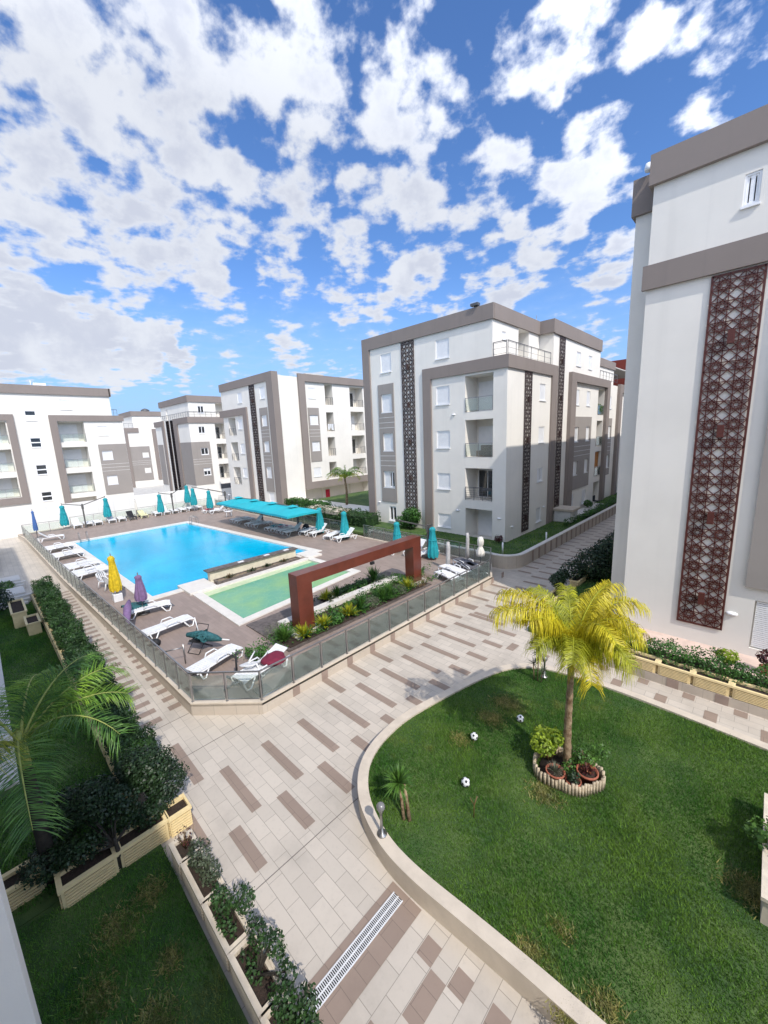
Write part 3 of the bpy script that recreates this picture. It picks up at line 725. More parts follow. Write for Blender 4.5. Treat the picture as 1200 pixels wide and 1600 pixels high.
# --- fourth block
FY = ('Y', 26.2); FX = ('X', -70.5)
B = thing('apartment_building', 'far apartment block with roof terrace and a pair of dark vertical strips', 'building', (-77, 30, 0))
w2 = [(27.95, 29.0, 13.3, 14.5, 'open'), (27.65, 28.8, 9.9, 11.1, 'open'), (27.65, 28.95, 6.3, 7.45, 'open'), (27.7, 28.95, 2.75, 4.0, 'half')]
bs = [(30.55, 32.35, 8.9, 11.55), (30.5, 32.3, 5.4, 8.05), (30.5, 32.3, 1.9, 4.5)]
m = MB()
facade(m, FX, 26.2, 40, -3, 12.6, win_holes(w2[1:])+bal_holes(bs)); facade(m, FX, 26.5, 40, 12.6, 15.5, win_holes(w2[:1])+[(31.0, 32.8, 12.75, 15.0, 1.4)])
facade(m, FY, -87.7, -70.5, -3, 12.6, []); facade(m, ('Y', 26.5), -84.4, -70.5, 12.6, 15.5, [(-81.5, -80.5, 12.7, 14.6, .1)])
m.quad((-87.7, 40, -3), (-87.7, 26.2, -3), (-87.7, 26.2, 12.6), (-87.7, 40, 12.6)); m.quad((-84.4, 40, 12.6), (-84.4, 26.5, 12.6), (-84.4, 26.5, 15.5), (-84.4, 40, 15.5))
m.quad((-87.7, 26.2, 12.6), (-70.5, 26.2, 12.6), (-70.5, 40, 12.6), (-87.7, 40, 12.6)); m.quad((-84.4, 26.5, 15.5), (-70.5, 26.5, 15.5), (-70.5, 40, 15.5), (-84.4, 40, 15.5))
m.build('wall', WHITE, B)
for w in w2: window(FX, B, *w)
for i, b in enumerate(bs): balcony(FX, B, *b, rail='bars', door='open')
trim(B, 'parapet_band', [(('Y', 26.5), -84.6, -70.3, 15.1, 16.15, 0, .2), (FX, 26.5, 40, 15.1, 16.15, 0, .2)], TAUPE)
trim(B, 'terrace_band', [(FY, -77.3, -70.3, 11.68, 12.65, 0, .2), (FX, 26.2, 40, 11.68, 12.65, 0, .2), (FY, -87.8, -82.4, 11.68, 12.65, 0, .2)], TAUPE)
trim(B, 'frame_column', [(FY, -77.3, -75.6, -3, 11.678, 0, .2)], TAUPE); trim(B, 'frame_column', [(FY, -83.6, -82.4, -3, 11.678, 0, .2)], TAUPE)
lattice(FY, B, -81.2, -79.7, -1, 12.5, BROWNSCR, unit=.5, w=.14, lamps=False); lattice(FY, B, -78.95, -77.6, -1, 12.5, BROWNSCR, unit=.5, w=.14, lamps=False)
panel(FX, B, 26.2, 29.3, 1.15, 8.5, [w[:4] for w in w2[2:]])
trim(B, 'grey_panel', [(FY, -75.5, -70.44, 1.15, 8.5, 0, .06)], PANEL); trim(B, 'grey_panel', [(FY, -87.4, -84.5, .5, 8.3, 0, .06)], PANEL)
railing(FY, B, -84, -70.5, 12.6, h=.95, d=-.05, bars=3); railing(FX, B, 26.3, 33, 12.6, h=.95, d=.05, bars=3)
trim(B, 'louvre_vent', [(FX, 30.4, 32.2, .1, .98, 0, .03)], DMETAL)

# --- fifth block, smallest
FY = ('Y', 24.4); FX = ('X', -103)
B = thing('apartment_building', 'smallest apartment block, seen in the gap right of the far left block', 'building', (-108, 30, 0))
w2 = [(27.2, 28.6, 9.5, 10.8, 'shut'), (27.3, 28.6, 5.7, 6.85, 'half'), (27.3, 28.6, 2.2, 3.35, 'open'), (29, 30, -1, .4, 'shut')]
m = MB(); facade(m, FX, 24.4, 33, -4, 11.5, win_holes(w2)); facade(m, FX, 26.3, 33, 11.5, 15.2, [])
m.box(-118, -103.02, 24.42, 33, -4, 11.5); m.box(-112.9, -103.02, 26.32, 33, 11.5, 15.2)
m.build('wall', WHITE, B)
for w in w2: window(FX, B, *w)
trim(B, 'parapet_band', [(FX, 26.3, 32.3, 14.9, 15.95, 0, .2), (('Y', 26.3), -113, -102.8, 14.9, 15.95, 0, .2)], TAUPE)
trim(B, 'balcony_frame', [(FX, 24.4, 27.2, 11.3, 12.3, 0, .2), (FX, 24.4, 24.95, -.8, 11.298, 0, .2), (FX, 29.9, 30.95, .4, 12.05, 0, .2)], TAUPE)
panel(FX, B, 25, 28.95, .5, 8.2, [w[:4] for w in w2[1:3]])
railing(FX, B, 24.5, 26.3, 12.3, h=1.0, d=0, bars=3)
m = MB(); m.lathe([(.0, 0), (.9, 0), (.9, .5), (.4, .8), (0, .9)], (-106, 30, 15.95), 10); m.build('roof_tank', DMETAL, B)

# --- left block behind the boundary wall
FX = ('X', -59.7)
B = thing('apartment_building', 'wide white apartment block behind the boundary wall at far left with four stair windows', 'building', (-66, 2, 0))
w2 = [(4.92, 5.85, 11.42, 12.48, 'stair'), (4.93, 5.85, 8.48, 9.52, 'stair'), (4.95, 5.9, 5.4, 6.5, 'stair'), (4.95, 5.9, 2.36, 3.4, 'stair'), (8.1, 9.2, 12.68, 13.8, 'shut'),
      (11.35, 12.42, 9.65, 10.75, 'shut'), (11.4, 12.5, 6.65, 7.75, 'shut'), (11.48, 12.6, 3.53, 4.65, 'shut'), (-8, -7, 9.6, 10.7, 'shut'), (-8, -7, 6.6, 7.7, 'shut')]
bs = [(7.6, 10.08, 8.92, 11.28), (7.6, 10.08, 5.95, 8.36), (7.6, 10.08, 2.88, 5.3), (7.6, 10.08, -.6, 2.3),
      (.9, 3.2, 8.92, 11.3), (.9, 3.2, 5.95, 8.36), (.9, 3.2, 3.12, 5.3), (-3.5, -.2, 8.92, 11.3), (-3.5, -.2, 5.95, 8.36), (-3.5, -.2, 3.12, 5.3)]
m = MB()
facade(m, FX, -16, 14.1, -1, 11.95, win_holes([w for w in w2 if w[3] < 11.9])+bal_holes(bs))
facade(m, FX, -16, 13.1, 11.95, 14.9, win_holes([w for w in w2 if w[2] > 12])+[(4.92, 5.85, 11.96, 12.48, .13)])
m.quad((-59.7, 14.1, -1), (-72, 14.1, -1), (-72, 14.1, 11.95), (-59.7, 14.1, 11.95)); m.quad((-59.7, 13.1, 11.95), (-72, 13.1, 11.95), (-72, 13.1, 14.9), (-59.7, 13.1, 14.9))
m.quad((-72, 13.1, 11.95), (-59.7, 13.1, 11.95), (-59.7, 14.1, 11.95), (-72, 14.1, 11.95)); m.quad((-72, -16, 14.9), (-59.7, -16, 14.9), (-59.7, 13.1, 14.9), (-72, 13.1, 14.9))
m.quad((-72, -16, -1), (-59.7, -16, -1), (-59.7, -16, 14.9), (-72, -16, 14.9)); m.quad((-72, 14.1, -1), (-72, -16, -1), (-72, -16, 14.9), (-72, 13.1, 14.9))
m.build('wall', WHITE, B)
for w in w2: window(FX, B, *w)
for b in bs: balcony(FX, B, *b, rail='glass' if b[2] > 0 else None)
trim(B, 'parapet_band', [(FX, -16, 13.2, 14.32, 15.25, 0, .2)], TAUPE)
m = MB(); m.box(-72, -59.5, 13.101, 13.3, 14.32, 15.25); m.build('parapet_return', TAUPE, B)
trim(B, 'balcony_frame', [(FX, 6.88, 14.25, 11.35, 12.03, 0, .2), (FX, 6.88, 7.55, -.5, 11.348, 0, .2)], TAUPE)
trim(B, 'balcony_frame', [(FX, -4.4, 3.92, 11.4, 12.08, 0, .2), (FX, 3.3, 3.92, 3.08, 11.398, 0, .2), (FX, -4.4, 3.92, 2.35, 3.078, 0, .2)], TAUPE)
panel(FX, B, 11.12, 14.12, 2.3, 8.55, [w[:4] for w in w2[6:8]])
railing(('X', -61), B, 13.2, 14.0, 12.0, h=.9, d=0, bars=3)
lamp(FX, B, 12.2, 1.7)
m = MB(); m.box(-61, -60.2, 6.2, 7.3, 15.25, 15.6); m.tube([(-60.5, 6.0, 14.9), (-60.5, 6.0, 15.9)], .03, 5); m.build('roof_unit', FRAME, B)

# --- red building far beyond, seen over the middle block's end
t = thing('red_building', 'red-brown building glimpsed past the far end of the middle block', 'building', (-14, 75, 0))
m = MB(); m.box(-20, -12, 67.5, 80, 0, 17.6); m.build('wall', REDW, t)
m = MB()
for k in range(8): m.box(-11.95, -11.9, 67.6+k*.7, 67.68+k*.7, 13.2, 14.6)
m.build('railing', DMETAL, t)

# --- own block: the wing whose white wall stands at the lower left, and the facade behind the viewpoint
B = thing('apartment_building', 'own white block whose plain wall edge fills the lower left corner', 'building', (-4.5, -6, 0))
m = MB(); m.box(-5.5, -5.1, -3.1, -.493, 0, 10.6); m.box(-3.59, 22, -14, -3.0, 0, 16.2); m.box(-32, -3.6, -14, -3.2, 0, 16.0)
m.build('wall', WHITE, B)
m = MB(); m.box(-1.4, 3, -2.98, -.7, 6.1, 6.3); m.build('balcony_slab', WHITE, B)

# --- boundary wall
m = MB(); m.box(-51.8, -51.5, -25, 21.6, 0, 2.62); w = m.build('boundary_wall', FARWALL); tag(w, 'long low white boundary wall behind the far loungers', 'wall')

# ------------------------------------------------------------------ ground, paving, deck, pools
def arc(cx, cy, r, a0, a1, n): return [(cx+r*math.cos(R(a0+(a1-a0)*k/n)), cy+r*math.sin(R(a0+(a1-a0)*k/n))) for k in range(n+1)]
def chaikin(p, it=3, closed=True):
    for _ in range(it):
        q = []; n = len(p)
        for i in range(n if closed else n-1):
            a, b = p[i], p[(i+1) % n]
            q += [(a[0]*.75+b[0]*.25, a[1]*.75+b[1]*.25), (a[0]*.25+b[0]*.75, a[1]*.25+b[1]*.75)]
        if not closed: q = [p[0]]+q+[p[-1]]
        p = q
    return p
def offset(p, d, closed=True):
    out = []; n = len(p)
    for i in range(n):
        a = Vector(p[i-1]) if (closed or i) else Vector(p[i]); c = Vector(p[(i+1) % n]) if (closed or i < n-1) else Vector(p[i])
        t = (c-a).normalized(); out.append((p[i][0]-t.y*d, p[i][1]+t.x*d))
    return out
struct(MB().quad((-1500, -1500, -1.0), (1500, -1500, -1.0), (1500, 1500, -1.0), (-1500, 1500, -1.0)).build('ground', CONC))
struct(MB().box(-53, 12, -3.2, 70, -.99, 0).build('paving', PAVE))
# brown tile bands laid in the paving
m = MB(); z = .005
def band(x0, x1, y0, y1): m.quad((x0, y0, z), (x1, y0, z), (x1, y1, z), (x0, y1, z))
lawn_pts = [(-3.9, 4.12), (-2.4, 4.24), (-1.0, 4.3), (4, 4.4), (4, 11.9), (0, 12.2), (-2.6, 12.35), (-4.7, 12.15), (-5.7, 11.3), (-6.15, 9.9), (-6.5, 8.2), (-6.72, 6.9), (-6.5, 5.5), (-5.8, 4.65), (-4.8, 4.22)]
for k in range(-1, 12):
    y = 2.47+1.135*k
    if k >= 0:
        band(-7.36, -6.22, y, y+.26) if y < 5.2 else band(-7.40, -6.62, y, y+.26)
    yy = y-.57
    if yy > 1.85: band(-9.1, -7.42, yy+.0, yy+.24)
    if y > 6.5 or y < 3.0: band(-10.15, -9.14, y+.0, y+.24) if y > 6.5 else band(-10.9, -9.14, y-.02, y+.22)
for k in range(0, 40):
    y = 14.6+1.0*k
    if y < 62: band(-9.0, -7.75, y+.07, y+.30)
    if y < 18.5: band(-10.15, -9.15, y+.6, y+.84)
    if 20 < y < 62: band(-10.0, -9.2, y+.5, y+.72)
    if 20 < y < 62: band(-7.5, -6.5, y+.5, y+.72)
for k in range(0, 46):
    x = -12.48-.573*k
    if x > -29 or x < -33: band(x, x+.26, 2.18, 2.71) if x > -30 else None
    if x > -38: band(x-.28, x-.02, 3.0, 3.34-.02*k)
for x0, x1, y0, y1 in ((-4.2, -3.53, 1.9, 4.15),): pass
for k in range(0, 9):
    x = -3.24+.583*k
    band(x, x+.28, 1.5, 1.9) if k % 2 else band(x, x+.28, 2.05, 2.62)
    band(x+.29, x+.57, 2.95, 3.62) if k % 2 == 0 else band(x+.29, x+.57, 2.45, 3.02)
    band(x, x+.28, 3.62, 3.93)
for k in range(0, 9):
    x = -6.46+1.165*k
    band(x, x+.29, 12.82 if x < -4 else 12.7, 13.36); band(x+.6, x+.89, 13.62, 13.93)
struct(m.build('paving_bands', BAND))
m = MB(); m.quad((-4.2, 1.9, .008), (-3.53, 1.9, .008), (-3.53, 4.12, .008), (-4.2, 4.12, .008)); struct(m.build('drain_border', BAND))
t = thing('drain_grate', 'long white slotted drain grate set in brown paving at the bottom of the photo', 'drain grate', (-3.96, 3.03, 0))
m = MB(); m.quad((-4.07, 2.02, .012), (-3.85, 2.02, .012), (-3.85, 4.0, .012), (-4.07, 4.0, .012)); m.build('channel', BLACKH, t)
m = MB()
for x in (-4.07, -3.97, -3.87): m.box(x, x+.02, 2.02, 4.0, .013, .024)
for k in range(66):
    y = 2.02+k*.03
    m.box(-4.05, -3.97, y, y+.012, .013, .022); m.box(-3.95, -3.87, y, y+.012, .013, .022)
m.build('grating', GRATE, t)
struct(MB().box(-3.53, 1.5, 1.45, 4.3, .001, .003).build('turned_paving', PAVE2))
# long joints
m = MB(); m.box(-5.96, -5.945, 1.9, 5.4, .001, .0055); m.box(-11.95, -11.935, 1.5, 3.35, .001, .0055); m.box(-10.24, -10.225, 1.9, 4.3, .001, .0055)
struct(m.build('expansion_joints', mat('joint_filler', (.16, .145, .13), .9)))

# deck
deck = [(-50.4, 1.9), (-47.4, 2.2), (-29.9, 2.67), (-17.9, 3.16), (-11.76, 3.38), (-10.16, 4.85), (-10.16, 18.5), (-11.3, 20.5), (-51.3, 20.5)]
pool = [(-41.45, 4.88), (-22.3, 5.38), (-22.42, 15.49), (-41.67, 13.96)]
kid = [(-20.75, 7.3), (-16.05, 7.22), (-16.95, 14.3), (-21.0, 14.2)]
m = MB(); m.flat([deck, pool[::-1], kid[::-1]], .35)
struct(m.build('pool_deck', DECK))
m = MB(); m.prism(deck, 0, .36, top=False); struct(m.build('deck_wall', WALLT))
di = offset(deck, .22)
m = MB(); m.ring(deck, di, .30, .40)
struct(m.build('deck_coping', STONE))
m = MB()
for k in range(13): m.box(-10.16, -10.152, 5.9+k*1.135-.02+.02, 5.9+k*1.135+.26, .0, .31)
struct(m.build('deck_wall_bands', WALLTD))
def out4(q, d):
    c = Vector((sum(p[0] for p in q)/4, sum(p[1] for p in q)/4)); r = []
    for i in range(4):
        a, b, e = Vector(q[i-1]), Vector(q[i]), Vector(q[(i+1) % 4]); u = (b-a).normalized(); v = (b-e).normalized()
        r.append(tuple(b+(u+v)*d))
    return r
m = MB(); m.ring(out4(pool, .5), pool, .2, .40); struct(m.build('pool_coping', STONEW))
m = MB(); m.ring(out4(kid, .45), kid, .15, .395); struct(m.build('paddling_pool_coping', STONEW))
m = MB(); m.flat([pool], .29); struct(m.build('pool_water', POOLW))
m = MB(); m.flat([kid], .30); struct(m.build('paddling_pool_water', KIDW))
m = MB(); m.flat([[(-20.95, 7.35), (-20.2, 7.32), (-20.55, 14.15), (-21.15, 14.18)]], .325); m.prism([(-20.95, 7.35), (-20.2, 7.32), (-20.55, 14.15), (-21.15, 14.18)], .1, .325, top=False)
struct(m.build('paddling_pool_ledge', mat('pale_green_ledge', (.50, .58, .36), .5, .1, 2)))
t = thing('pool_divider_wall', 'low cream wall with dark stone cap between the swimming pool and the paddling pool', 'wall', (-22.2, 11, .3))
m = MB(); m.box(-22.28, -21.95, 8.25, 13.9, .3, .98); m.build('wall', mat('cream_render', (.66, .60, .46), .8, .08), t)
m = MB(); m.box(-22.42, -21.82, 8.1, 14.0, .982, 1.05); m.build('cap', DKSTONE, t)
m = MB()
for y in (10.0, 11.7, 13.1): m.box(-22.2, -22.0, y, y+.35, 1.052, 1.075)
m.build('white_inlay', FRAME, t)
m = MB(); m.ring([(-21.93, 8.4), (-21.2, 8.3), (-21.45, 13.9), (-21.93, 13.9)], [(-21.85, 8.52), (-21.34, 8.44), (-21.58, 13.78), (-21.85, 13.78)], .3, .5); m.build('bed_edging', DKSTONE, t)
m = MB(); m.flat([[(-21.85, 8.52), (-21.34, 8.44), (-21.58, 13.78), (-21.85, 13.78)]], .45); m.build('bed_soil', mat('dry_soil', (.22, .17, .12), .9, .3, 8, bump=.6), t)
for i, (x0, x1, y0, y1) in enumerate(((-22.75, -20.9, 6.75, 8.2), (-22.6, -21.1, 14.3, 15.4))):
    m = MB(); m.box(x0, x1, y0, y1, .3, .47); o = m.build('pool_step_slab', STONEW, bevel=.02)
    tag(o, ('white stone slab bridging the two pools at their near corner', 'white stone slab bridging the two pools at the far end of the divider')[i], 'slab')
tag(MB().box(-20.95, -20.15, 5.35, 5.75, .352, .362).build('floor_grate', DMETAL), 'dark grate flush in the deck by the pool corner', 'grate')
# pool ladders
for i, (x, y, rz) in enumerate(((-41.3, 5.3, 0), (-40.6, 14.1, -R(90)))):
    t = thing('pool_ladder', ('steel grab rails at the left far corner of the pool', 'steel ladder at the farthest corner of the pool by the parasols')[i], 'ladder', (x, y, .35), rz)
    for s in (0, .55):
        m = MB(); m.tube([(-.5, s, 0), (-.5, s, .55), (-.35, s, .75), (-.1, s, .78), (.12, s, .62), (.15, s, -.3)], .022, 8); m.build('handrail', METAL, t, world=False)
    m = MB()
    for k in range(2): m.box(.12, .18, .02, .53, -.1+k*.2, -.07+k*.2)
    m.build('rung', METAL, t, world=False)
    t.scale = (1, 1, 1)

# ------------------------------------------------------------------ glass fence
t = thing('glass_fence', 'glass and steel fence round the pool deck, with a slim handrail', 'fence', (-10.3, 10, .4))
inset = .08
run1 = [(-49.2, 5.2), (-49.3, 2.25), (-47.4, 2.28), (-29.9, 2.75), (-17.9, 3.24), (-11.8, 3.47), (-10.26, 4.9), (-10.26, 18.4), (-11.3, 20.38), (-22.3, 20.4)]
run2 = [(-24.6, 20.4), (-49.6, 20.4)]
run3 = [(-50.6, 6.0), (-50.6, 19.8)]
npost = 0; posts = []; glassq = []
def segs(run, sp):
    L = []
    for (a, b) in zip(run[:-1], run[1:]):
        a = Vector((*a, 0)); b = Vector((*b, 0)); n = max(1, round((b-a).length/sp))
        for k in range(n): L.append((a+(b-a)*k/n, a+(b-a)*(k+1)/n, k == n-1))
    return L
for run, sp, zb in ((run1, 1.02, .40), (run2, 1.9, .36), (run3, 2.1, .36)):
    L = segs(run, sp if run is not run1 else 1.08)
    for i, (a, b, last) in enumerate(L):
        near = True
        P = [a] + ([b] if i == len(L)-1 else [])
        for p in P:
            q = MB(); q.box(p.x-.02, p.x+.02, p.y-.02, p.y+.02, zb, zb+.93); q.box(p.x-.035, p.x+.035, p.y-.035, p.y+.035, zb, zb+.02); posts.append(q)
        d = (b-a).normalized(); a2 = a+d*.05; b2 = b-d*.05
        q = MB(); q.beam((a2.x, a2.y, zb+.46), (b2.x, b2.y, zb+.46), .01, .78); glassq.append(q)
    q = MB()
    for (a, b) in zip(run[:-1], run[1:]): q.beam((*a, zb+.95), (*b, zb+.95), .045, .035)
    q.build('handrail', METAL, t)
for q in posts[:100]: q.build('post', METAL, t)
for q in glassq[:100]: q.build('glass_pane', GLASS, t)
print('fence posts', len(posts), 'panes', len(glassq))

# ------------------------------------------------------------------ big red portal
t = thing('portal_frame', 'glossy oxblood red rectangular portal standing over the planting bed', 'portal', (-12.9, 12, .35))
x0, x1 = -13.3, -12.72
m = MB(); m.box(x0, x1, 7.99, 8.68, .3, 2.42); m.build('column', ARCHM, t)
m = MB(); m.box(x0, x1, 15.0, 15.62, .3, 2.42); m.build('column', ARCHM, t)
m = MB(); m.box(x0, x1, 7.99, 15.62, 2.421, 2.86); m.build('beam', ARCHM, t)
m = MB(); m.box(-12.71, -12.6, 11.9, 12.1, 2.30, 2.42); m.build('spot_lamp', BLACKM, t)
for y in (7.99, 15.0): m = MB(); m.box(x0-.25, x1+.3, y-.35, y+.9, .352, .48); m.build('footing', STONEW, t)
# planting beds beside it
struct(MB().box(-15.35, -12.05, 7.0, 15.6, .351, .40).build('bed_edging', DKSTONE))
for nm, b in (('bed_soil', (-13.7, -12.2, 7.15, 15.45)), ('bed_soil', (-15.2, -13.8, 10.6, 14.4))): struct(MB().box(b[0], b[1], b[2], b[3], .402, .44).build(nm, SOIL))
m = MB(); m.box(-14.15, -13.75, 7.8, 14.9, .40, .62); o = m.build('marble_kerb', STONEW); tag(o, 'white marble strip running between the feet of the red portal', 'kerb')
struct(MB().box(-12.05, -10.4, 6.3, 7.0, .352, .356).build('damp_deck_patch', DECK))

# ------------------------------------------------------------------ lawns and kerbs
lawn = chaikin(lawn_pts, 3)
kerb_o = lawn; 
def pin(p, poly):
    x, y = p; c = False; j = len(poly)-1
    for i in range(len(poly)):
        if (poly[i][1] > y) != (poly[j][1] > y) and x < (poly[j][0]-poly[i][0])*(y-poly[i][1])/(poly[j][1]-poly[i][1])+poly[i][0]: c = not c
        j = i
    return c
area = sum(lawn[i-1][0]*lawn[i][1]-lawn[i][0]*lawn[i-1][1] for i in range(len(lawn)))
if area < 0: lawn = lawn[::-1]
li = offset(lawn, .24)
m = MB(); m.ring(lawn, li, 0, .42); struct(m.build('lawn_kerb', STONE))
m = MB(); m.flat([li], .36); struct(m.build('lawn_soil', LAWNSOIL))

DRY = [(-1.85, 4.6, .22), (-.95, 4.35, .3), (-1.2, 4.3, .2), (-1.6, 5.2, .16), (-.85, 4.75, .2), (.55, 7.8, .35), (-2.75, 7.35, .28), (-4.7, 9.55, .35), (-4.75, 8.7, .3), (-4.95, 7.5, .25)]
def pin_np(P, poly):
    x, y = P[:, 0], P[:, 1]; c = np.zeros(len(P), bool); j = len(poly)-1
    for i in range(len(poly)):
        xi, yi = poly[i]; xj, yj = poly[j]
        if yi != yj:
            cond = (yi > y) != (yj > y); xx = (xj-xi)*(y-yi)/(yj-yi)+xi
            c ^= cond & (x < xx)
        j = i
    return c
def grass(name, poly, z, n, h, M, label, w=.012, bald=None):
    xs = [p[0] for p in poly]; ys = [p[1] for p in poly]
    P = rng.uniform((min(xs), min(ys)), (max(xs), max(ys)), (n, 2)); P = P[pin_np(P, poly)]
    if bald is not None:
        keep = np.ones(len(P), bool)
        for bx, by, br in bald: keep &= (np.hypot(P[:, 0]-bx, P[:, 1]-by) > br*rng.uniform(.3, 1.3, len(P)))
        P = P[keep]
    N = len(P)
    a = rng.uniform(0, 2*np.pi, N); L = h*rng.uniform(.5, 1.25, N)
    # slow variation in length, and lean
    L *= .8+.35*np.sin(P[:, 0]*1.7+1.3*np.sin(P[:, 1]*.9))*np.cos(P[:, 1]*1.3)
    lean = rng.normal(0, .45, (N, 2))*L[:, None]
    V = np.zeros((N, 3, 3)); dx = np.cos(a)*w/2; dy = np.sin(a)*w/2
    V[:, 0, 0] = P[:, 0]-dx; V[:, 0, 1] = P[:, 1]-dy; V[:, 1, 0] = P[:, 0]+dx; V[:, 1, 1] = P[:, 1]+dy
    V[:, 0, 2] = V[:, 1, 2] = z
    V[:, 2, 0] = P[:, 0]+lean[:, 0]; V[:, 2, 1] = P[:, 1]+lean[:, 1]; V[:, 2, 2] = z+L
    return stuff(npmesh(name, V, 3, M), label, 'grass')
grass('lawn_grass', [(x, y) for x, y in li if x < 9], .36, 250000, .065, GRASS, 'mown green grass on the rounded raised lawn at lower right', w=.013,
      bald=[(-2.75, 7.35, .2), (-1.85, 4.6, .15), (-.95, 4.35, .15), (.55, 7.8, .2)])
def patch(name, spots, z, M, label):
    P = np.concatenate([rng.normal(0, 1, (int(700*r*r/.06)+60, 2))*r*.6*np.array([1, .8])+np.array([x, y])+0 for x, y, r in spots]); N = len(P)
    a = rng.uniform(0, 6.28, N); V = np.zeros((N, 3, 3)); w = .02; L = .075*rng.uniform(.5, 1.2, N)
    V[:, 0, 0] = P[:, 0]-np.cos(a)*w/2; V[:, 0, 1] = P[:, 1]-np.sin(a)*w/2; V[:, 1, 0] = P[:, 0]+np.cos(a)*w/2; V[:, 1, 1] = P[:, 1]+np.sin(a)*w/2; V[:, :2, 2] = z
    V[:, 2, :2] = P+rng.normal(0, .6, (N, 2))*L[:, None]; V[:, 2, 2] = z+L*.8
    return stuff(npmesh(name, V, 3, M), label, 'grass')
patch('dry_grass', DRY, .36, leaf('dry_straw_grass', (.17, .20, .05), (.36, .31, .10), .5, .2), 'straw-coloured dry patches in the rounded raised lawn')
left_lawn = [(-28.0, -.7), (-28.0, 1.0), (-20, 1.1), (-9.0, 1.15), (-8.6, 1.1), (-8.6, -2.9), (-11.5, -2.9), (-12.3, -.25), (-19.5, -.45), (-26, -.6)]
near_lawn = [(-8.35, -.6), (-8.05, 1.45), (-4, 1.35), (1, 1.35), (1, -2.9), (-8.35, -2.9)]
struct(MB().box(-8.4, 1.5, -2.95, 1.42, .002, .05).build('near_lawn_soil', LAWNSOIL))
struct(MB().box(-28.2, -8.42, -3.0, 1.3, .002, .05).build('left_lawn_soil', LAWNSOIL))
struct(MB().box(-28.2, -12.4, -3.1, -.45, .03, .12).build('left_terrace', STONEW))
grass('near_lawn_grass', near_lawn, .05, 110000, .07, GRASSD, 'shaded grass inside the trough planters at lower left', w=.012)
patch('dry_grass', [(-7.1, .45, .35), (-6.3, .0, .3), (-7.3, 1.0, .25), (-5.4, .5, .3), (-6.0, .9, .2)], .05, MATS['dry_straw_grass'], 'faded straw patches in the shaded lawn at lower left')
grass('left_lawn_grass', left_lawn, .05, 90000, .07, GRASSD, 'shaded strip of grass behind the long hedge at left', w=.022)

# garden round the middle block
gw = [(-22.5, 20.95), (-11.9, 20.95)]+arc(-11.35, 22.2, 1.3, -90, 0, 8)+[(-10.05, 66)]
gi = offset(gw, .2, False)
m = MB(); n = len(gw); m.ring([*gw, *gi[::-1]][:0] or gw, gi, 0, .8) if False else None
for i in range(n-1):
    a, b, c, d = gw[i], gw[i+1], gi[i+1], gi[i]
    m.add([(*a, 0), (*b, 0), (*b, .76), (*a, .76)], [(0, 1, 2, 3)], 0); m.add([(*c, 0), (*d, 0), (*d, .76), (*c, .76)], [(0, 1, 2, 3)], 0)
    m.add([(*a, .76), (*b, .76), (*c, .76), (*d, .76)], [(0, 1, 2, 3)], 0)
o = m.build('garden_wall', WALLT); tag(o, 'low curved beige tiled wall round the middle block garden', 'wall')
go_ = offset(gw, -.03, False); gi2 = offset(gw, .24, False); m = MB()
for i in range(n-1):
    for z0, z1 in ((.762, .82),):
        a, b, c, d = go_[i], go_[i+1], gi2[i+1], gi2[i]
        m.add([(*a, z1), (*b, z1), (*c, z1), (*d, z1)], [(0, 1, 2, 3)]); m.add([(*a, z0), (*b, z0), (*b, z1), (*a, z1)], [(0, 1, 2, 3)]); m.add([(*c, z0), (*d, z0), (*d, z1), (*c, z1)], [(0, 1, 2, 3)])
m.build('wall_coping', STONEW, o)
m = MB()
for k in range(30): m.box(-10.05, -10.04, 23.2+k*.95, 23.45+k*.95, .0, .755)
m.build('brown_wall_tiles', WALLTD, o)
gpoly = gi+[(-12.6, 66), (-12.6, 24.86), (-22.5, 24.86)]
m = MB(); m.flat([gpoly], .5); struct(m.build('garden_soil', LAWNSOIL))
grass('garden_grass', gpoly[:-3]+[(-12.62, 66), (-12.62, 24.8), (-22.5, 24.8)], .5, 60000, .09, GRASS, 'bright green grass strip along the foot of the middle block', w=.04)
struct(MB().box(-27, -22.5, 21.0, 24.86, .3, .5).build('garden_soil', LAWNSOIL))
m = MB()
m.box(-12.6, -11.2, 33.1, 34.6, .5, 1.45); 
t = thing('ventilation_block', 'stone-capped louvred vent block at the foot of the middle block', 'vent', (-12, 33.8, .5))
m.build('body', ACM, t); m = MB(); m.box(-12.62, -11.05, 32.95, 34.75, 1.452, 1.62); m.build('cap', STONE, t)
m = MB()
for k in range(9): m.box(-11.2, -11.17, 33.15, 34.55, .58+k*.09, .63+k*.09); m.box(-12.5, -11.25, 33.07, 33.1, .58+k*.09, .63+k*.09)
m.build('louvres', FRAME, t)
# garden beside third block
struct(MB().box(-42.8, -27, 21.2, 41, -.6, .3).build('garden_soil', LAWNSOIL))
struct(MB().box(-43.2, -30, 27.0, 30.5, .3, .36).build('garden_path', STONEW))
t = thing('stone_barbecue', 'beige stone garden bench with thick slab top behind the closed parasols', 'stone bench', (-30, 23, .3))
m = MB(); m.box(-32.6, -28.2, 22.6, 23.8, .3, 1.2); m.build('base', WALLT, t); m = MB(); m.box(-33.0, -27.8, 22.3, 24.1, 1.202, 1.5); m.build('slab', STONE, t)

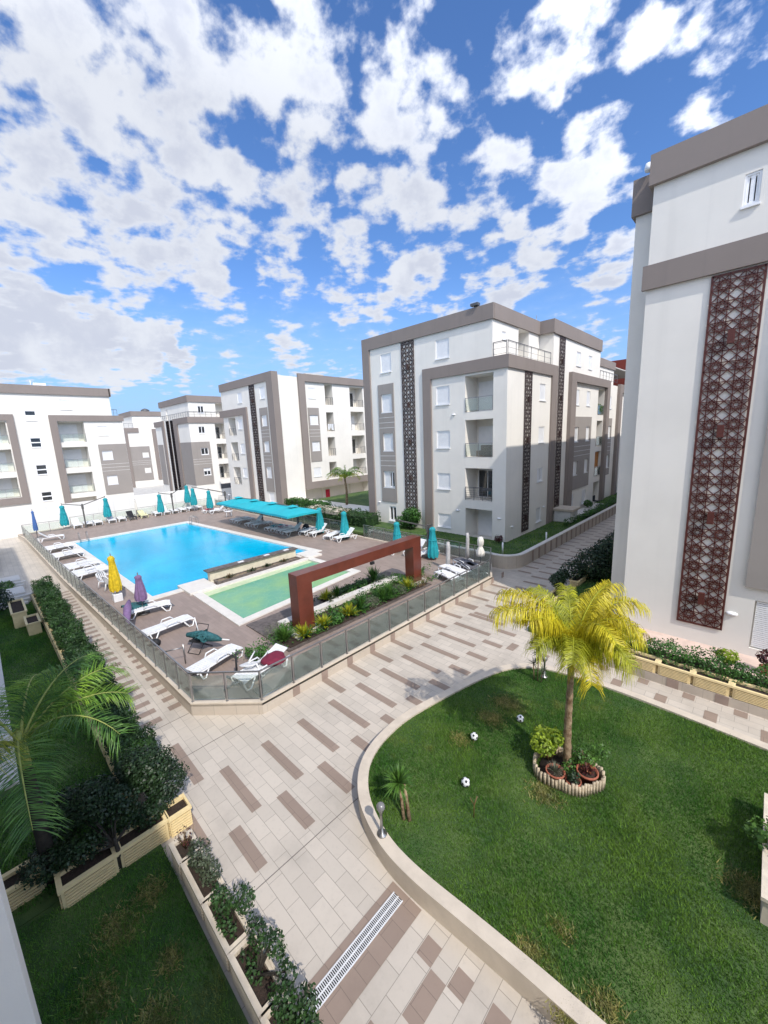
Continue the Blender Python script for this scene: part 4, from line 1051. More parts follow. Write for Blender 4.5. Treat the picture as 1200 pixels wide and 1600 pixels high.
# ------------------------------------------------------------------ plants
def leaves(name, parent, M, blobs, n, size, asp=1.6, up=.3, shell=.55, mi=None):
    """n small pointed leaves through a set of ellipsoids (cx,cy,cz,rx,ry,rz)"""
    b = np.array(blobs, float); vol = b[:, 3]*b[:, 4]*b[:, 5]; k = rng.choice(len(b), n, p=vol/vol.sum())
    d = rng.normal(size=(n, 3)); d /= np.linalg.norm(d, axis=1)[:, None]
    r = shell+(1-shell)*rng.random(n)**.6; r *= rng.uniform(.85, 1.15, n)
    c = b[k, :3]+d*r[:, None]*b[k, 3:]
    nr = d+rng.normal(0, .6, (n, 3)); nr[:, 2] += up; nr /= np.linalg.norm(nr, axis=1)[:, None]
    t = np.cross(nr, rng.normal(size=(n, 3))); t /= np.linalg.norm(t, axis=1)[:, None]; s = np.cross(nr, t)
    L = size*rng.uniform(.45, 1.45, n)[:, None]; w = L/asp/2
    V = np.stack([c-t*L/2, c+s*w+nr*L*.06, c+t*L/2, c-s*w+nr*L*.06], 1)
    return npmesh(name, V, 4, M, parent)
def hedge_leaves(name, parent, M, x0, x1, y0, y1, z0, z1, n, size, lump=.1):
    P = rng.uniform((x0, y0, z0), (x1, y1, z1), (n, 3))
    # push most leaves to the surface
    f = rng.random(n) < .7; ax = rng.integers(0, 3, n); 
    P[f & (ax == 2), 2] = z1; P[f & (ax == 0), 1] = np.where(rng.random((f & (ax == 0)).sum()) < .5, y0, y1)
    g = np.sin(P[:, 0]*5+P[:, 1]*2)*.5+np.sin(P[:, 0]*11.3+2)*.3+np.sin(P[:, 0]*2.1+P[:, 1]*9)*.4
    P[:, 2] += g*lump*(P[:, 2]-z0)/(z1-z0); P[:, 1] += (P[:, 1]-(y0+y1)/2)*g*lump*2; P += rng.normal(0, .035, P.shape)
    nr = rng.normal(0, .6, (n, 3)); nr[:, 2] += .7; nr /= np.linalg.norm(nr, axis=1)[:, None]
    t = np.cross(nr, rng.normal(size=(n, 3))); t /= np.linalg.norm(t, axis=1)[:, None]; s = np.cross(nr, t)
    L = size*rng.uniform(.6, 1.3, n)[:, None]; w = L*.3
    return npmesh(name, np.stack([P-t*L/2, P+s*w, P+t*L/2, P-s*w], 1), 4, M, parent)
def stems(mb, c, n, r, h, rad=.012, bend=.3):
    for k in range(n):
        a = random.uniform(0, 6.28); q = random.uniform(.3, 1)*r
        p = Vector(c); e = p+Vector((math.cos(a)*q, math.sin(a)*q, h*random.uniform(.6, 1)))
        mid = (p+e)/2+Vector((random.uniform(-1, 1), random.uniform(-1, 1), .3))*bend*q*.4
        mb.tube([p, mid, e], [rad, rad*.8, rad*.4], 5)
def blades(name, parent, M, c, n, L, w, spread=(.15, 1.3), curl=.6):
    """sword-leaved rosette (yucca, agave, iris)"""
    V = []
    for k in range(n):
        a = random.uniform(0, 6.28); el = random.uniform(*spread); l = L*random.uniform(.7, 1.1)
        d = Vector((math.cos(a)*math.cos(el), math.sin(a)*math.cos(el), math.sin(el))); s = Vector((-math.sin(a), math.cos(a), 0))*w/2
        p0 = Vector(c); p1 = p0+d*l*.55; p2 = p0+d*l+Vector((0, 0, -curl*l*math.cos(el)*.35))
        V += [p0-s*.6, p0+s*.6, p1+s, p1-s]; V += [p1-s, p1+s, p2+s*.08, p2-s*.08]
    return npmesh(name, [tuple(v) for v in V], 4, M, parent)
def frond(name, parent, M, base, az, el, L, droop, nl, ll, lw=.03, hang=.8, ori=0, w0=.12, stalk=None, twist=0, curlin=0, reps=1):
    """arching pinnate frond: rachis tube plus drooping two-segment leaflets"""
    d0 = Vector((math.cos(az)*math.cos(el), math.sin(az)*math.cos(el), math.sin(el))); p = Vector(base); pts = [p.copy()]; d = d0.copy(); N = 14
    side0 = Vector((-math.sin(az), math.cos(az), 0))
    for k in range(N):
        d = (d+Vector((0, 0, -droop/N*(.4+1.5*k/N)))+side0*curlin/N).normalized(); p = p+d*L/N; pts.append(p.copy())
    m = MB(); m.tube(pts, [.028*(1-.85*k/N) for k in range(N+1)], 6); r = m.build('rachis', stalk or M, parent)
    V = []
    for k in range(nl):
        u = w0+(1-w0)*(k+.5)/nl; f = u*N; i = min(N-1, int(f)); q = pts[i].lerp(pts[i+1], f-i); t = (pts[i+1]-pts[i]).normalized()
        s = t.cross(Vector((0, 0, 1)))
        if s.length < .1: s = side0.copy()
        s.normalize(); upn = s.cross(t).normalized()
        env = math.sin(min(1, (u-w0)/(1-w0)*1.15+.22)*math.pi*.86)**.6
        for sg in (-1, 1):
            for rep in range(reps):
                l = ll*env*random.uniform(.8, 1.15)
                dd = (s*sg*random.uniform(.7, 1)+t*random.uniform(.35, .75)+upn*random.uniform(-.25, .45)).normalized()
                g = Vector((0, 0, -1)); h = hang*random.uniform(.7, 1.2)
                a0 = q; a1 = a0+dd*l*.35; a2 = a1+(dd+g*h*.8).normalized()*l*.35; a3 = a2+(dd*.5+g*h*1.5).normalized()*l*.32
                wv = t*lw/2
                V += [a0-wv*.5, a0+wv*.5, a1+wv, a1-wv, a1-wv, a1+wv, a2+wv*.8, a2-wv*.8, a2-wv*.8, a2+wv*.8, a3+wv*.1, a3-wv*.1]
    npmesh('leaflets', [tuple(v) for v in V], 4, M, r)
    return r
IM_R = math.atan2(cr.y, cr.x)
def ia(deg): return IM_R+R(deg)      # azimuth: 0 = towards image right, 90 = away from the viewer

# the yellow palm on the lawn
px, py = -2.62, 8.30
t = thing('palm_tree', 'yellowing palm with ringed brown trunk standing in the middle of the rounded lawn', 'palm tree', (px, py, .36))
m = MB(); pts = []; rs = []
for k in range(25):
    z = .36+2.45*k/24; pts.append((px-.02*math.sin(k*.2)-.10*k/24, py+.12*k/24, z)); rs.append((.092-.03*k/24)*(1.10 if k % 3 == 0 else .97))
m.tube(pts, rs, 14); m.build('trunk', TRUNKM, t)
tp = Vector(pts[-1])
m = MB(); m.tube([tp-Vector((0, 0, .15)), tp+Vector((0, 0, .15)), tp+Vector((.0, .0, .5)), tp+Vector((0, 0, .75))], [.068, .075, .06, .03], 12); m.build('crownshaft', SHAFT, t)
fb = tp+Vector((0, 0, .5))
for az, el, L, dr, M_, nl, ll, hg in (
      (181, 62, 2.25, 1.65, YELP, 60, .72, 1.9), (168, 68, 2.2, 1.6, YELP, 54, .7, 1.8), (200, 66, 1.7, 1.5, YELP, 48, .6, 1.6),
      (6, 66, 2.1, 1.7, YELP, 60, .72, 1.8), (28, 70, 2.1, 1.6, YELP, 56, .7, 1.7), (-18, 66, 1.7, 2.0, YGRP, 50, .7, 1.7), (45, 66, 2.1, 1.7, YELP, 50, .55, 1.3),
      (75, 74, 1.8, 1.6, YGRP, 46, .55, 1.2), (120, 74, 1.8, 1.6, YGRP, 46, .6, 1.4), (-40, 72, 1.9, 2.3, YELP, 60, .66, 1.3),
      (-75, 74, 1.8, 2.5, YELP, 58, .66, 1.3), (-62, 66, 1.8, 2.5, YGRP, 56, .75, 1.6), (-115, 68, 1.8, 2.5, YGRP, 54, .75, 1.6), (-95, 60, 1.5, 2.8, YELP, 50, .7, 1.7), (-25, 60, 1.5, 2.6, YGRP, 50, .7, 1.7), (-165, 64, 1.3, 2.2, YGRP, 46, .6, 1.5), (-150, 62, 1.6, 2.0, YGRP, 46, .6, 1.5), (155, 66, 1.6, 1.8, YGRP, 40, .55, 1.3)):
    frond('frond', t, M_, fb-Vector((0, 0, random.uniform(0, .25))), ia(az), R(el), L*.95, dr, int(nl*1.35), ll*1.12, .016, hg, stalk=YGRP, reps=2)
# bamboo edging and pots round its foot
t = thing('bamboo_edging', 'curled strip of split bamboo edging round the palm foot', 'garden edging', (px, py, .36))
m = MB(); n = 54; 
for k in range(n):
    a = 2*math.pi*k/n; rr = .62+.08*math.sin(2*a+.6)+.03*math.sin(5*a); x, y = px+.02+rr*1.02*math.cos(a), py-.12+rr*.95*math.sin(a); h = .26+.03*math.sin(k*1.7)+.015*random.random()
    m.tube([(x, y, .36), (x, y, .36+h)], .034, 6)
m.build('bamboo_strip', WOOD, t)
m = MB(); m.lathe([(.0, 0), (.56, 0), (.56, .05), (0, .06)], (px, py-.1, .355), 24); tag(m.build('bare_soil', SOIL), 'bare dark soil inside the bamboo edging', 'soil')
def pot(mb, c, r, h):
    mb.lathe([(r*.62, 0), (r*.92, h*.82), (r*1.06, h*.82), (r*1.08, h), (r*.94, h), (r*.9, h*.8), (0, h*.8)], c, 18); return mb
for i, (ix, iy, r, h, lab, M_) in enumerate(((-.42, -.30, .19, .28, 'terracotta pot with wispy green plant left of the palm trunk', 'wisp'), (-.12, -.50, .15, .22, 'small pale terracotta pot at the front inside the bamboo edging', 'dark'),
        (.26, -.34, .21, .28, 'large terracotta pot with rusty leaves right of the palm foot', 'red'))):
    cx = px+ix*cr.x+iy*cf.x*-1*-1*1.0; cy = py+ix*cr.y+iy*cf.y
    cx = px+ix*.714+iy*-.70; cy = py+ix*.70+iy*.714
    t = thing('potted_plant', lab, 'potted plant', (cx, cy, .40)); pot(MB(), (cx, cy, .40), r, h).build('pot', TERRA, t)
    m = MB(); m.lathe([(0, 0), (r*.88, 0), (r*.88, .01), (0, .015)], (cx, cy, .40+h*.8), 14); m.build('soil', SOIL, t)
    if M_ == 'wisp': blades('foliage', t, GREYL, (cx, cy, .40+h*.8), 60, .28, .012, (.4, 1.4))
    elif M_ == 'dark': leaves('foliage', t, DARKL, [(cx, cy, .40+h+.08, .14, .14, .1)], 220, .05)
    else: blades('foliage', t, REDL, (cx, cy, .40+h*.8), 46, .24, .03, (.3, 1.3)); leaves('flowers', t, leaf('rust_leaf', (.25, .07, .03), (.35, .14, .05)), [(cx, cy, .4+h+.05, .14, .14, .08)], 60, .04)
t = thing('lime_shrub', 'bright lime-leaved shrub at the left of the palm foot', 'shrub', (px-.3, py-.25, .36)); c0 = (px-.42, py-.02)
m = MB(); stems(m, (*c0, .36), 12, .35, .6); m.build('stems', BROWNL, t)
leaves('foliage', t, LIME, [(c0[0]-.05, c0[1]-.22, .95, .30, .28, .2), (c0[0]+.12, c0[1]-.05, 1.12, .22, .2, .18), (c0[0]-.2, c0[1]+.05, 1.0, .2, .2, .16)], 800, .075, 1.3)
t = thing('green_shrub', 'leafy green shrub at the right of the palm trunk', 'shrub', (px+.2, py+.2, .36)); c0 = (px+.24, py+.22)
m = MB(); stems(m, (*c0, .36), 12, .3, .5); m.build('stems', BROWNL, t)
leaves('foliage', t, GREENL, [(c0[0], c0[1], .75, .3, .3, .25), (c0[0]+.25, c0[1]+.22, .9, .22, .2, .15), (c0[0]-.15, c0[1]-.45, .66, .16, .2, .18)], 900, .06, 1.4)

# three black and white balls lying on the grass
for (bx, by, lab) in ((-4.70, 7.72, 'white ball with black spots on the grass, nearest the left kerb bend'), (-4.12, 9.08, 'white ball with black spots on the grass, farthest and closest to the palm shadow'), (-4.12, 6.42, 'white ball with black spots on the grass, closest to the viewer')):
    t = thing('ball', lab, 'ball', (bx, by, .38)); bm_ = MB(); bm_.lathe([(.095*math.sin(math.pi*k/10), .095-.095*math.cos(math.pi*k/10)) for k in range(11)], (bx, by, .37), 18)
    q = bm_; c = Vector((bx, by, .465))
    g = (1+5**.5)/2; ico = [Vector(v).normalized() for v in [(s*1, u*g, 0) for s in (-1, 1) for u in (-1, 1)]+[(0, s*1, u*g) for s in (-1, 1) for u in (-1, 1)]+[(s*g, 0, u*1) for s in (-1, 1) for u in (-1, 1)]]
    rot = Matrix.Rotation(random.uniform(0, 3), 3, 'Z') @ Matrix.Rotation(.4+random.random(), 3, 'X')
    for v in ico:
        v = rot @ v; a = v.orthogonal().normalized(); b = v.cross(a)
        vs = [c+v*.0985]+[c+(v+(a*math.cos(2*math.pi*k/5)+b*math.sin(2*math.pi*k/5))*.34).normalized()*.097 for k in range(5)]
        q.add(vs, [(0, 1+k, 1+(k+1) % 5) for k in range(5)], 1)
    q.build('shell', [WPLAST, BLACKM], t)

# yucca, bollard lamps
t = thing('yucca', 'two-stemmed green yucca at the left edge of the rounded lawn', 'yucca', (-4.62, 4.92, .36))
m = MB(); m.tube([(-4.62, 4.92, .36), (-4.74, 5.0, .7), (-4.8, 4.97, .98)], [.035, .03, .028], 8); m.build('stem', TRUNKM, t)
m = MB(); m.tube([(-4.52, 4.98, .36), (-4.66, 5.06, .75), (-4.76, 5.1, 1.05)], [.04, .034, .03], 8); m.build('stem', TRUNKM, t)
blades('leaf_rosette', t, GREENL, (-4.8, 5.0, 1.05), 130, .42, .028, (-.2, 1.5), .5)
t = thing('slender_yucca', 'thin three-headed dark yucca at the far rim of the rounded lawn', 'yucca', (-4.51, 11.09, .36))
m = MB()
for k, (dx, dy, h) in enumerate(((0, 0, 1.0), (-.12, .02, .55), (.1, .02, .35))):
    m.tube([(-4.51+dx, 11.09+dy, .36), (-4.51+dx*1.3, 11.09+dy, .36+h)], .018, 6)
m.build('stems', TRUNKM, t)
for k, (dx, dy, h) in enumerate(((0, 0, 1.0), (-.15, .02, .55), (.13, .02, .35), (0, 0, .7))): blades('leaf_rosette', t, SHRUBG, (-4.51+dx, 11.09+dy, .36+h), 34, .26, .02, (-.4, 1.4), .3)
def bollard(x, y, z, lab):
    t = thing('bollard_lamp', lab, 'bollard lamp', (x, y, z), 0, 'globe bollard lamps round the lawns')
    m = MB(); m.lathe([(.10, 0), (.10, .015), (.03, .03), (.028, .5), (.05, .52), (.05, .56), (0, .56)], (x, y, z), 14); m.build('post', METAL, t)
    m = MB(); m.lathe([(.085*math.sin(math.pi*k/10)+.001, .62-.085*math.cos(math.pi*k/10)) for k in range(11)], (x, y, z), 16); m.build('globe', LAMPG, t)
bollard(-4.71, 4.38, .42, 'short globe bollard lamp on the kerb beside the two-stemmed yucca')
bollard(-4.43, 11.39, .42, 'short globe bollard lamp at the far rim of the lawn beside the slender yucca')
bollard(-5.05, 1.95, 0, 'short globe bollard lamp among the trough planters at the bottom')
# young sapling stub in the lawn
t = thing('sapling', 'thin leafless sapling stub in the middle of the lawn', 'sapling', (-3.6, 5.9, .36)); m = MB(); m.tube([(-3.6, 5.9, .36), (-3.62, 5.95, .6), (-3.58, 6.0, .8)], .012, 5); m.tube([(-3.62, 5.95, .6), (-3.7, 5.92, .75)], .008, 5); m.build('stem', BROWNL, t)

# ------------------------------------------------------------------ trough planters
def trough(mb, x0, x1, y0, y1, z0, h, ribs=True):
    w = .045
    mb.box(x0, x1, y0, y0+w, z0, z0+h); mb.box(x0, x1, y1-w, y1, z0, z0+h); mb.box(x0, x0+w, y0+w, y1-w, z0, z0+h-.001); mb.box(x1-w, x1, y0+w, y1-w, z0, z0+h-.001)
    mb.box(x0+w, x1-w, y0+w, y1-w, z0, z0+.04)
    e = .036; z1 = z0+h
    mb.box(x0-e, x1+e, y0-e, y0-.001, z1-.06, z1+.004); mb.box(x0-e, x1+e, y1+.001, y1+e, z1-.06, z1+.004); mb.box(x0-e, x0-.001, y0, y1, z1-.06, z1+.003); mb.box(x1+.001, x1+e, y0, y1, z1-.06, z1+.003)
    if ribs:
        n = 6
        for xa, xb, ya, yb in ((x0+.05, x1-.05, y0-.004, y0-.001), (x0+.05, x1-.05, y1+.001, y1+.004), (x0-.004, x0-.001, y0+.04, y1-.04), (x1+.001, x1+.004, y0+.04, y1-.04)): mb.box(xa, xb, ya, yb, z0+.03, z1-.07, 1)  # backing strips carry the painted rib shade
        for k in range(n):
            a = z0+.03+(h-.1)*k/n; b = a+(h-.1)/n*.5
            mb.box(x0+.05, x1-.05, y0-.03, y0-.001, a, b); mb.box(x0+.05, x1-.05, y1+.001, y1+.03, a, b)
            mb.box(x0-.03, x0-.001, y0+.04, y1-.04, a, b); mb.box(x1+.001, x1+.03, y0+.04, y1-.04, a, b)
    return mb
def planter(loc, lx, ly, h, lab, M, rz=0, group=None, ribs=True):
    t = thing('trough_planter', lab, 'planter', loc, rz, group)
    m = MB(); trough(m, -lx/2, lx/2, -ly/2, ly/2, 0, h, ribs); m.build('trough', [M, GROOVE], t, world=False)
    m = MB(); m.box(-lx/2+.046, lx/2-.046, -ly/2+.046, ly/2-.046, .05, h-.07); m.build('soil', SOIL, t, world=False)
    return t
# right row on its tiled ledge
struct(MB().box(-4.4, 9, 13.96, 16.8, 0.0, .28).build('tiled_ledge', WALLT))
m = MB()
for k in range(14): m.box(-3.98+k*.585*2, -3.98+k*.585*2+.3, 13.95, 13.959, .0, .278)
struct(m.build('ledge_bands', WALLTD))
struct(MB().box(-4.4, 9, 15.25, 16.8, .281, .42).build('pink_marble_ledge', mat('pink_marble', (.62, .47, .39), .4, .1, 3)))
G1 = 'ribbed cream trough planters in front of the right block'
pr = planter((-3.26, 14.18, .282), .82, .38, .38, 'ribbed cream trough planter on the tiled ledge, mostly under the yellow palm fronds', CREAMP, group=G1)
G1L = ['ribbed cream trough planter on the tiled ledge, first one clear of the palm fronds', 'ribbed cream trough planter on the tiled ledge, second one clear of the palm fronds',
       'ribbed cream trough planter on the tiled ledge, third one clear of the palm fronds', 'ribbed cream trough planter on the tiled ledge, cut by the right photo edge', 'ribbed cream trough planter on the tiled ledge, just beyond the cut one']
for k in range(5): copytree(pr, (-3.26+.888*(k+1), 14.18, .282), 0, G1L[k], G1)
copytree(pr, (-4.15, 14.18, .282), 0, 'ribbed cream trough planter on the tiled ledge, hidden behind the palm crown', G1)
o = thing('hedge', 'low leafy green hedge behind the cream trough planters of the right block', 'hedge', (-1, 14.7, .28))
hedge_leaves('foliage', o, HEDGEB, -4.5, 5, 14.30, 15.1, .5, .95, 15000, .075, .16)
m = MB(); m.box(-4.4, 5, 14.45, 15.0, .283, .6); m.build('twigs', SOIL, o)
for (x, y, lab, M_, kind) in ((-.35, 15.1, 'lime-leaved plant poking out of the hedge before the right block', LIME, 0), (.55, 15.75, 'terracotta pot with dark red shrub by the louvred door', REDL, 1), (-3.35, 15.9, 'small purple-leaved plant at the foot of the right block corner', REDL, 2)):
    t = thing('plant' if kind == 0 else 'potted_plant', lab, 'plant', (x, y, .42))
    if kind: pot(MB(), (x, y, .42), .17 if kind == 1 else .1, .26 if kind == 1 else .14).build('pot', TERRA, t)
    m = MB(); stems(m, (x, y, .6), 7, .2, .35, .01); m.build('stems', BROWNL, t)
    leaves('foliage', t, M_, [(x, y, 1.0 if kind < 2 else .68, .28 if kind < 2 else .15, .28 if kind < 2 else .15, .2 if kind < 2 else .12)], 320 if kind < 2 else 160, .09, 1.4)

# left hedge of planters along the path
G2 = 'cream trough planters under the long left hedge'
pl = planter((-10.35, 1.42, 0), .84, .42, .46, 'cream trough planter under the long left hedge, nearest to the big dark shrub', CREAMP, group=G2)
k = 1
while k < 20:
    copytree(pl, (-10.35-.9*k, 1.42-.006*k, 0), 0, 'cream trough planter under the left hedge, %s past the one nearest the dark shrub' % ORD[k-1], G2); k += 1
HL = ['leafy green hedge shrub filling the troughs at the far end of the left path', 'leafy green hedge shrub in the far middle of the left planter row', 'leafy green hedge shrub in the near middle of the left planter row', 'leafy green hedge shrub in the troughs beside the left palm fronds']
for i, (a, b) in enumerate(((-28.2, -23.2), (-23.2, -18.2), (-18.2, -13.6), (-13.6, -10.0))):
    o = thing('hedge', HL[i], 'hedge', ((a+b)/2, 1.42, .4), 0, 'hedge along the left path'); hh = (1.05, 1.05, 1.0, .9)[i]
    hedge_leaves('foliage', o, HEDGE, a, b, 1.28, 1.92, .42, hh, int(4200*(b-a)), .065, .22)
    m = MB(); m.box(a+.05, b-.05, 1.38, 1.75, .42, hh-.15); m.build('twigs', DARKL, o)
# cross row and dark shrubs
G3 = 'cream trough planters dividing the two shaded lawns'
pc = planter((-8.38, 1.18, 0), .84, .40, .47, 'ribbed cream trough planter dividing the lawns, next to the paving', CREAMP, rz=R(90), group=G3)
copytree(pc, (-8.36, .28, 0), R(90), 'ribbed cream trough planter dividing the lawns, farthest from the paving', G3)
copytree(pc, (-8.35, 1.84, 0), R(90), 'ribbed cream trough planter at the paving corner beside the big dark shrub', G3, scale=(.5, 1, 1))
copytree(pc, (-9.05, -.75, 0), R(90), 'ribbed cream trough planter cut by the white wall edge at left', G3)
def shrub(lab, x, y, z0, blobs, n, M, size, trunk=None, name='shrub', cat='shrub', ns=10, tm=None):
    t = thing(name, lab, cat, (x, y, z0))
    m = MB()
    if trunk: m.tube([(x, y, z0), (x+.05, y+.03, z0+trunk*.5), (x+.1, y, z0+trunk)], [.05, .04, .03], 8)
    bz = [b for b in blobs]
    for b in bz[:8]:
        for _ in range(3):
            e = Vector((b[0]+random.uniform(-.5, .5)*b[3], b[1]+random.uniform(-.5, .5)*b[4], b[2]+random.uniform(-.3, .4)*b[5])); s = Vector((x, y, z0+(trunk or .05)*.7))
            m.tube([s, s.lerp(e, .5)+Vector((random.uniform(-.05, .05), random.uniform(-.05, .05), .03)), e], [.02, .014, .006], 5)
    m.build('trunk' if trunk else 'stems', tm or DKTRUNK, t)
    leaves('foliage', t, M, blobs, n, size)
    return t
shrub('big round dark-leaved shrub where the left path meets the plaza', -9.0, 1.6, .2, [(-9.0, 1.62, 1.15, .5, .5, .45), (-8.75, 1.85, .85, .38, .4, .35), (-9.4, 1.5, .95, .45, .42, .4), (-9.05, 1.35, 1.45, .32, .3, .3), (-8.6, 1.6, .62, .3, .3, .25), (-9.8, 1.45, .75, .35, .3, .3), (-8.4, 1.35, .62, .22, .3, .2)], 12000, DARKL, .055)
shrub('dark bushy tree with short leaning trunk between the two ribbed troughs', -8.25, .72, .05, [(-8.85, .6, 1.25, .45, .4, .38), (-8.6, .95, 1.1, .35, .35, .3), (-9.15, .25, 1.15, .42, .4, .35), (-9.2, .8, .95, .4, .4, .35), (-8.5, .35, .68, .22, .5, .25), (-8.55, 1.1, .7, .22, .4, .25), (-8.8, -.25, .6, .35, .4, .25)], 12000, DARKL, .055, trunk=.75, name='tree', cat='tree')
shrub('low dark ground shrub in the shaded trough behind the left palm', -9.1, -.15, .1, [(-9.2, -.1, .5, .35, .35, .25), (-8.75, .2, .55, .25, .3, .2), (-9.6, .3, .5, .3, .3, .22)], 3500, HEDGE, .055)

# bottom row
G4 = 'pale trough planters at the paving edge, bottom left'
pb = planter((-7.33, 1.66, 0), .5, .36, .45, 'short pale trough planter with bare twigs, first of the bottom row', PINKP, group=G4)
pb2 = planter((-6.58, 1.68, 0), .92, .36, .45, 'pale trough planter at the bottom row, holding the twiggy shrub', PINKP, group=G4)
copytree(pb2, (-5.62, 1.68, 0), 0, 'pale trough planter at the bottom row, beside the globe bollard lamp', G4)
copytree(pb2, (-4.64, 1.68, 0), 0, 'pale trough planter at the bottom row, with mostly bare soil', G4)
copytree(pb2, (-3.68, 1.68, 0), 0, 'pale trough planter at the bottom row, cut by the lower photo edge', G4)
t = thing('twig_plant', 'bare reddish twigs in the shortest pale trough', 'plant', (-7.33, 1.66, .38)); m = MB(); stems(m, (-7.33, 1.66, .38), 16, .22, .6, .006, .6); m.build('stems', BROWNL, t); leaves('foliage', t, REDL, [(-7.33, 1.66, .7, .2, .15, .2)], 60, .04)
for lab, x, bl, n in (('twiggy grey-green shrub in the first long pale trough of the bottom row', -6.6, [(-6.7, 1.72, .72, .3, .2, .25), (-6.35, 1.75, .66, .25, .18, .22), (-6.85, 1.7, .5, .15, .12, .12)], 1100),
      ('straggly shrub beside the globe bollard lamp in the bottom row', -5.6, [(-5.8, 1.7, .6, .28, .16, .2), (-5.4, 1.9, .8, .22, .18, .22), (-5.5, 1.62, .52, .3, .13, .12)], 1100),
      ('straggly shrub leaning over the paving from the mostly bare trough', -4.6, [(-4.85, 1.85, .72, .25, .14, .25), (-4.5, 1.95, .78, .2, .13, .25), (-4.2, 1.95, .6, .2, .12, .18), (-4.7, 1.65, .5, .3, .12, .1)], 1100),
      ('dark shrub at the very bottom edge beside the drain grate', -3.7, [(-3.9, 1.72, .7, .28, .18, .2), (-3.45, 1.78, .7, .25, .18, .2), (-3.65, 1.9, .85, .2, .15, .15)], 1500)):
    shrub(lab, x, 1.68, .38, bl, n, SHRUBG if 'grey' in lab else HEDGE, .05)

# the green palm at the left
gx, gy = -9.0, -.2
t = thing('palm_tree', 'green palm at the left edge seen from above, its fronds over the shaded lawn', 'palm tree', (gx, gy, 0))
m = MB(); m.tube([(gx, gy, 0), (gx+.02, gy, 1.3), (gx, gy, 2.5)], [.13, .11, .09], 12); m.build('trunk', DKTRUNK, t)
m = MB(); m.tube([(gx, gy, 2.4), (gx, gy, 2.9), (gx, gy, 3.2)], [.09, .08, .03], 10); m.build('crownshaft', SHAFT, t)
for az, el, L, dr, M_, nl, ll, hg in ((-78, 48, 2.9, 2.1, YGRP, 80, .95, .35), (-45, 42, 2.5, 2.0, DGRNP, 66, .85, .4), (22, 44, 1.9, 1.2, GRNP, 56, .7, .35), (50, 50, 1.8, 1.1, GRNP, 52, .7, .3), (80, 55, 2.0, 1.4, DGRNP, 48, .7, .4),
       (-5, 45, 2.2, 1.6, DGRNP, 48, .7, .5), (120, 45, 2.0, 1.4, GRNP, 46, .7, .5), (160, 40, 2.0, 1.5, DGRNP, 46, .7, .5), (-100, 40, 2.0, 1.6, GRNP, 46, .7, .5), (-140, 40, 1.9, 1.4, DGRNP, 40, .7, .5)):
    frond('frond', t, M_, (gx, gy, 2.95), ia(az), R(el), L, dr, nl, ll, .016, hg, stalk=SHAFT, reps=2)
# palm far behind, by the third block
gx, gy = -35.5, 30.0
t = thing('palm_tree', 'small distant palm in the garden left of the middle block', 'palm tree', (gx, gy, .3))
m = MB(); m.tube([(gx, gy, .3), (gx+.1, gy, 2), (gx-.1, gy, 3.4)], [.16, .13, .11], 10); m.build('trunk', TRUNKM, t)
for k in range(11):
    frond('frond', t, GRNP if k % 3 else YGRP, (gx-.1, gy, 3.4), k*.571+.2, R(45+10*(k % 3)), 2.6, 1.9, 34, .7, .05, 1.0)
for k in range(1): frond('frond', t, GRNP, (gx-.1, gy, 3.4), 0, R(86), 1.6, .2, 20, .3, .05, .3)

# other greenery
def hedge(lab, x0, x1, y0, y1, z0, z1, M, n, size=.12):
    o = thing('hedge', lab, 'hedge', ((x0+x1)/2, (y0+y1)/2, z0)); hedge_leaves('foliage', o, M, x0, x1, y0, y1, z0, z1, n, size, .14)
    m = MB(); m.box(x0+.12, x1-.12, y0+.12, y1-.12, z0, z1-.15); m.build('twigs', DARKL, o); return o
hedge('dark hedge behind the curved garden wall, left of the tall brown screen', -33, -24, 22.2, 24.0, .3, 1.5, HEDGE, 9000, .14)
hedge('clipped green hedge in front of the garden path behind the open canopies', -41, -33.5, 25.0, 26.2, .3, 1.3, HEDGEB, 6000, .16)
hedge('green strip of low shrubs along the wall beyond the vent block', -11.2, -10.4, 35, 58, .5, .95, HEDGEB, 9000, .12)
shrub('leafy green bush at the foot of the tall brown screen of the middle block', -20.6, 24.1, .4, [(-20.6, 24.1, 1.5, .9, .6, .8), (-20.0, 23.8, 1.9, .6, .5, .6), (-21.4, 24.0, 1.1, .7, .5, .5)], 2600, HEDGEB, .15)
shrub('reddish small bush by the corner of the middle block', -12.9, 24.3, .5, [(-12.9, 24.3, .85, .3, .3, .25)], 300, REDL, .1)
shrub('tall dark shrub on the near side of the path between the blocks', -6.3, 21.8, .2, [(-6.2, 21.8, 1.0, .9, 1.0, .8), (-6.0, 23.4, 1.2, .8, 1.0, .8), (-5.6, 22.6, 1.6, .7, .8, .7), (-6.8, 20.6, .9, .55, .6, .5)], 6500, DARKL, .12)
shrub('dark shrub hedge running on beyond the tall one beside the right block', -5.8, 27, .2, [(-5.9, 25.4, 1.2, .9, 1.2, .9), (-5.8, 28, 1.2, .9, 1.6, .9), (-5.8, 31, 1.1, .9, 1.6, .8)], 6500, DARKL, .13)
shrub('small dark shrub in the cream trough behind the palm crown', -6.75, 18.6, .3, [(-6.75, 18.55, .95, .35, .4, .35), (-6.65, 18.95, 1.1, .28, .3, .28)], 1500, DARKL, .10)
G5 = 'cream troughs along the path beside the right block'
q1 = planter((-6.65, 18.2, 0), .4, 2.3, .46, 'long cream trough holding the small dark shrub behind the palm crown', CREAMP, group=G5)
copytree(q1, (-6.55, 21.4, 0), 0, 'long cream trough under the tall dark shrub on the path between the blocks', G5); copytree(q1, (-6.5, 24.0, 0), 0, 'long cream trough farther along the path between the blocks', G5)
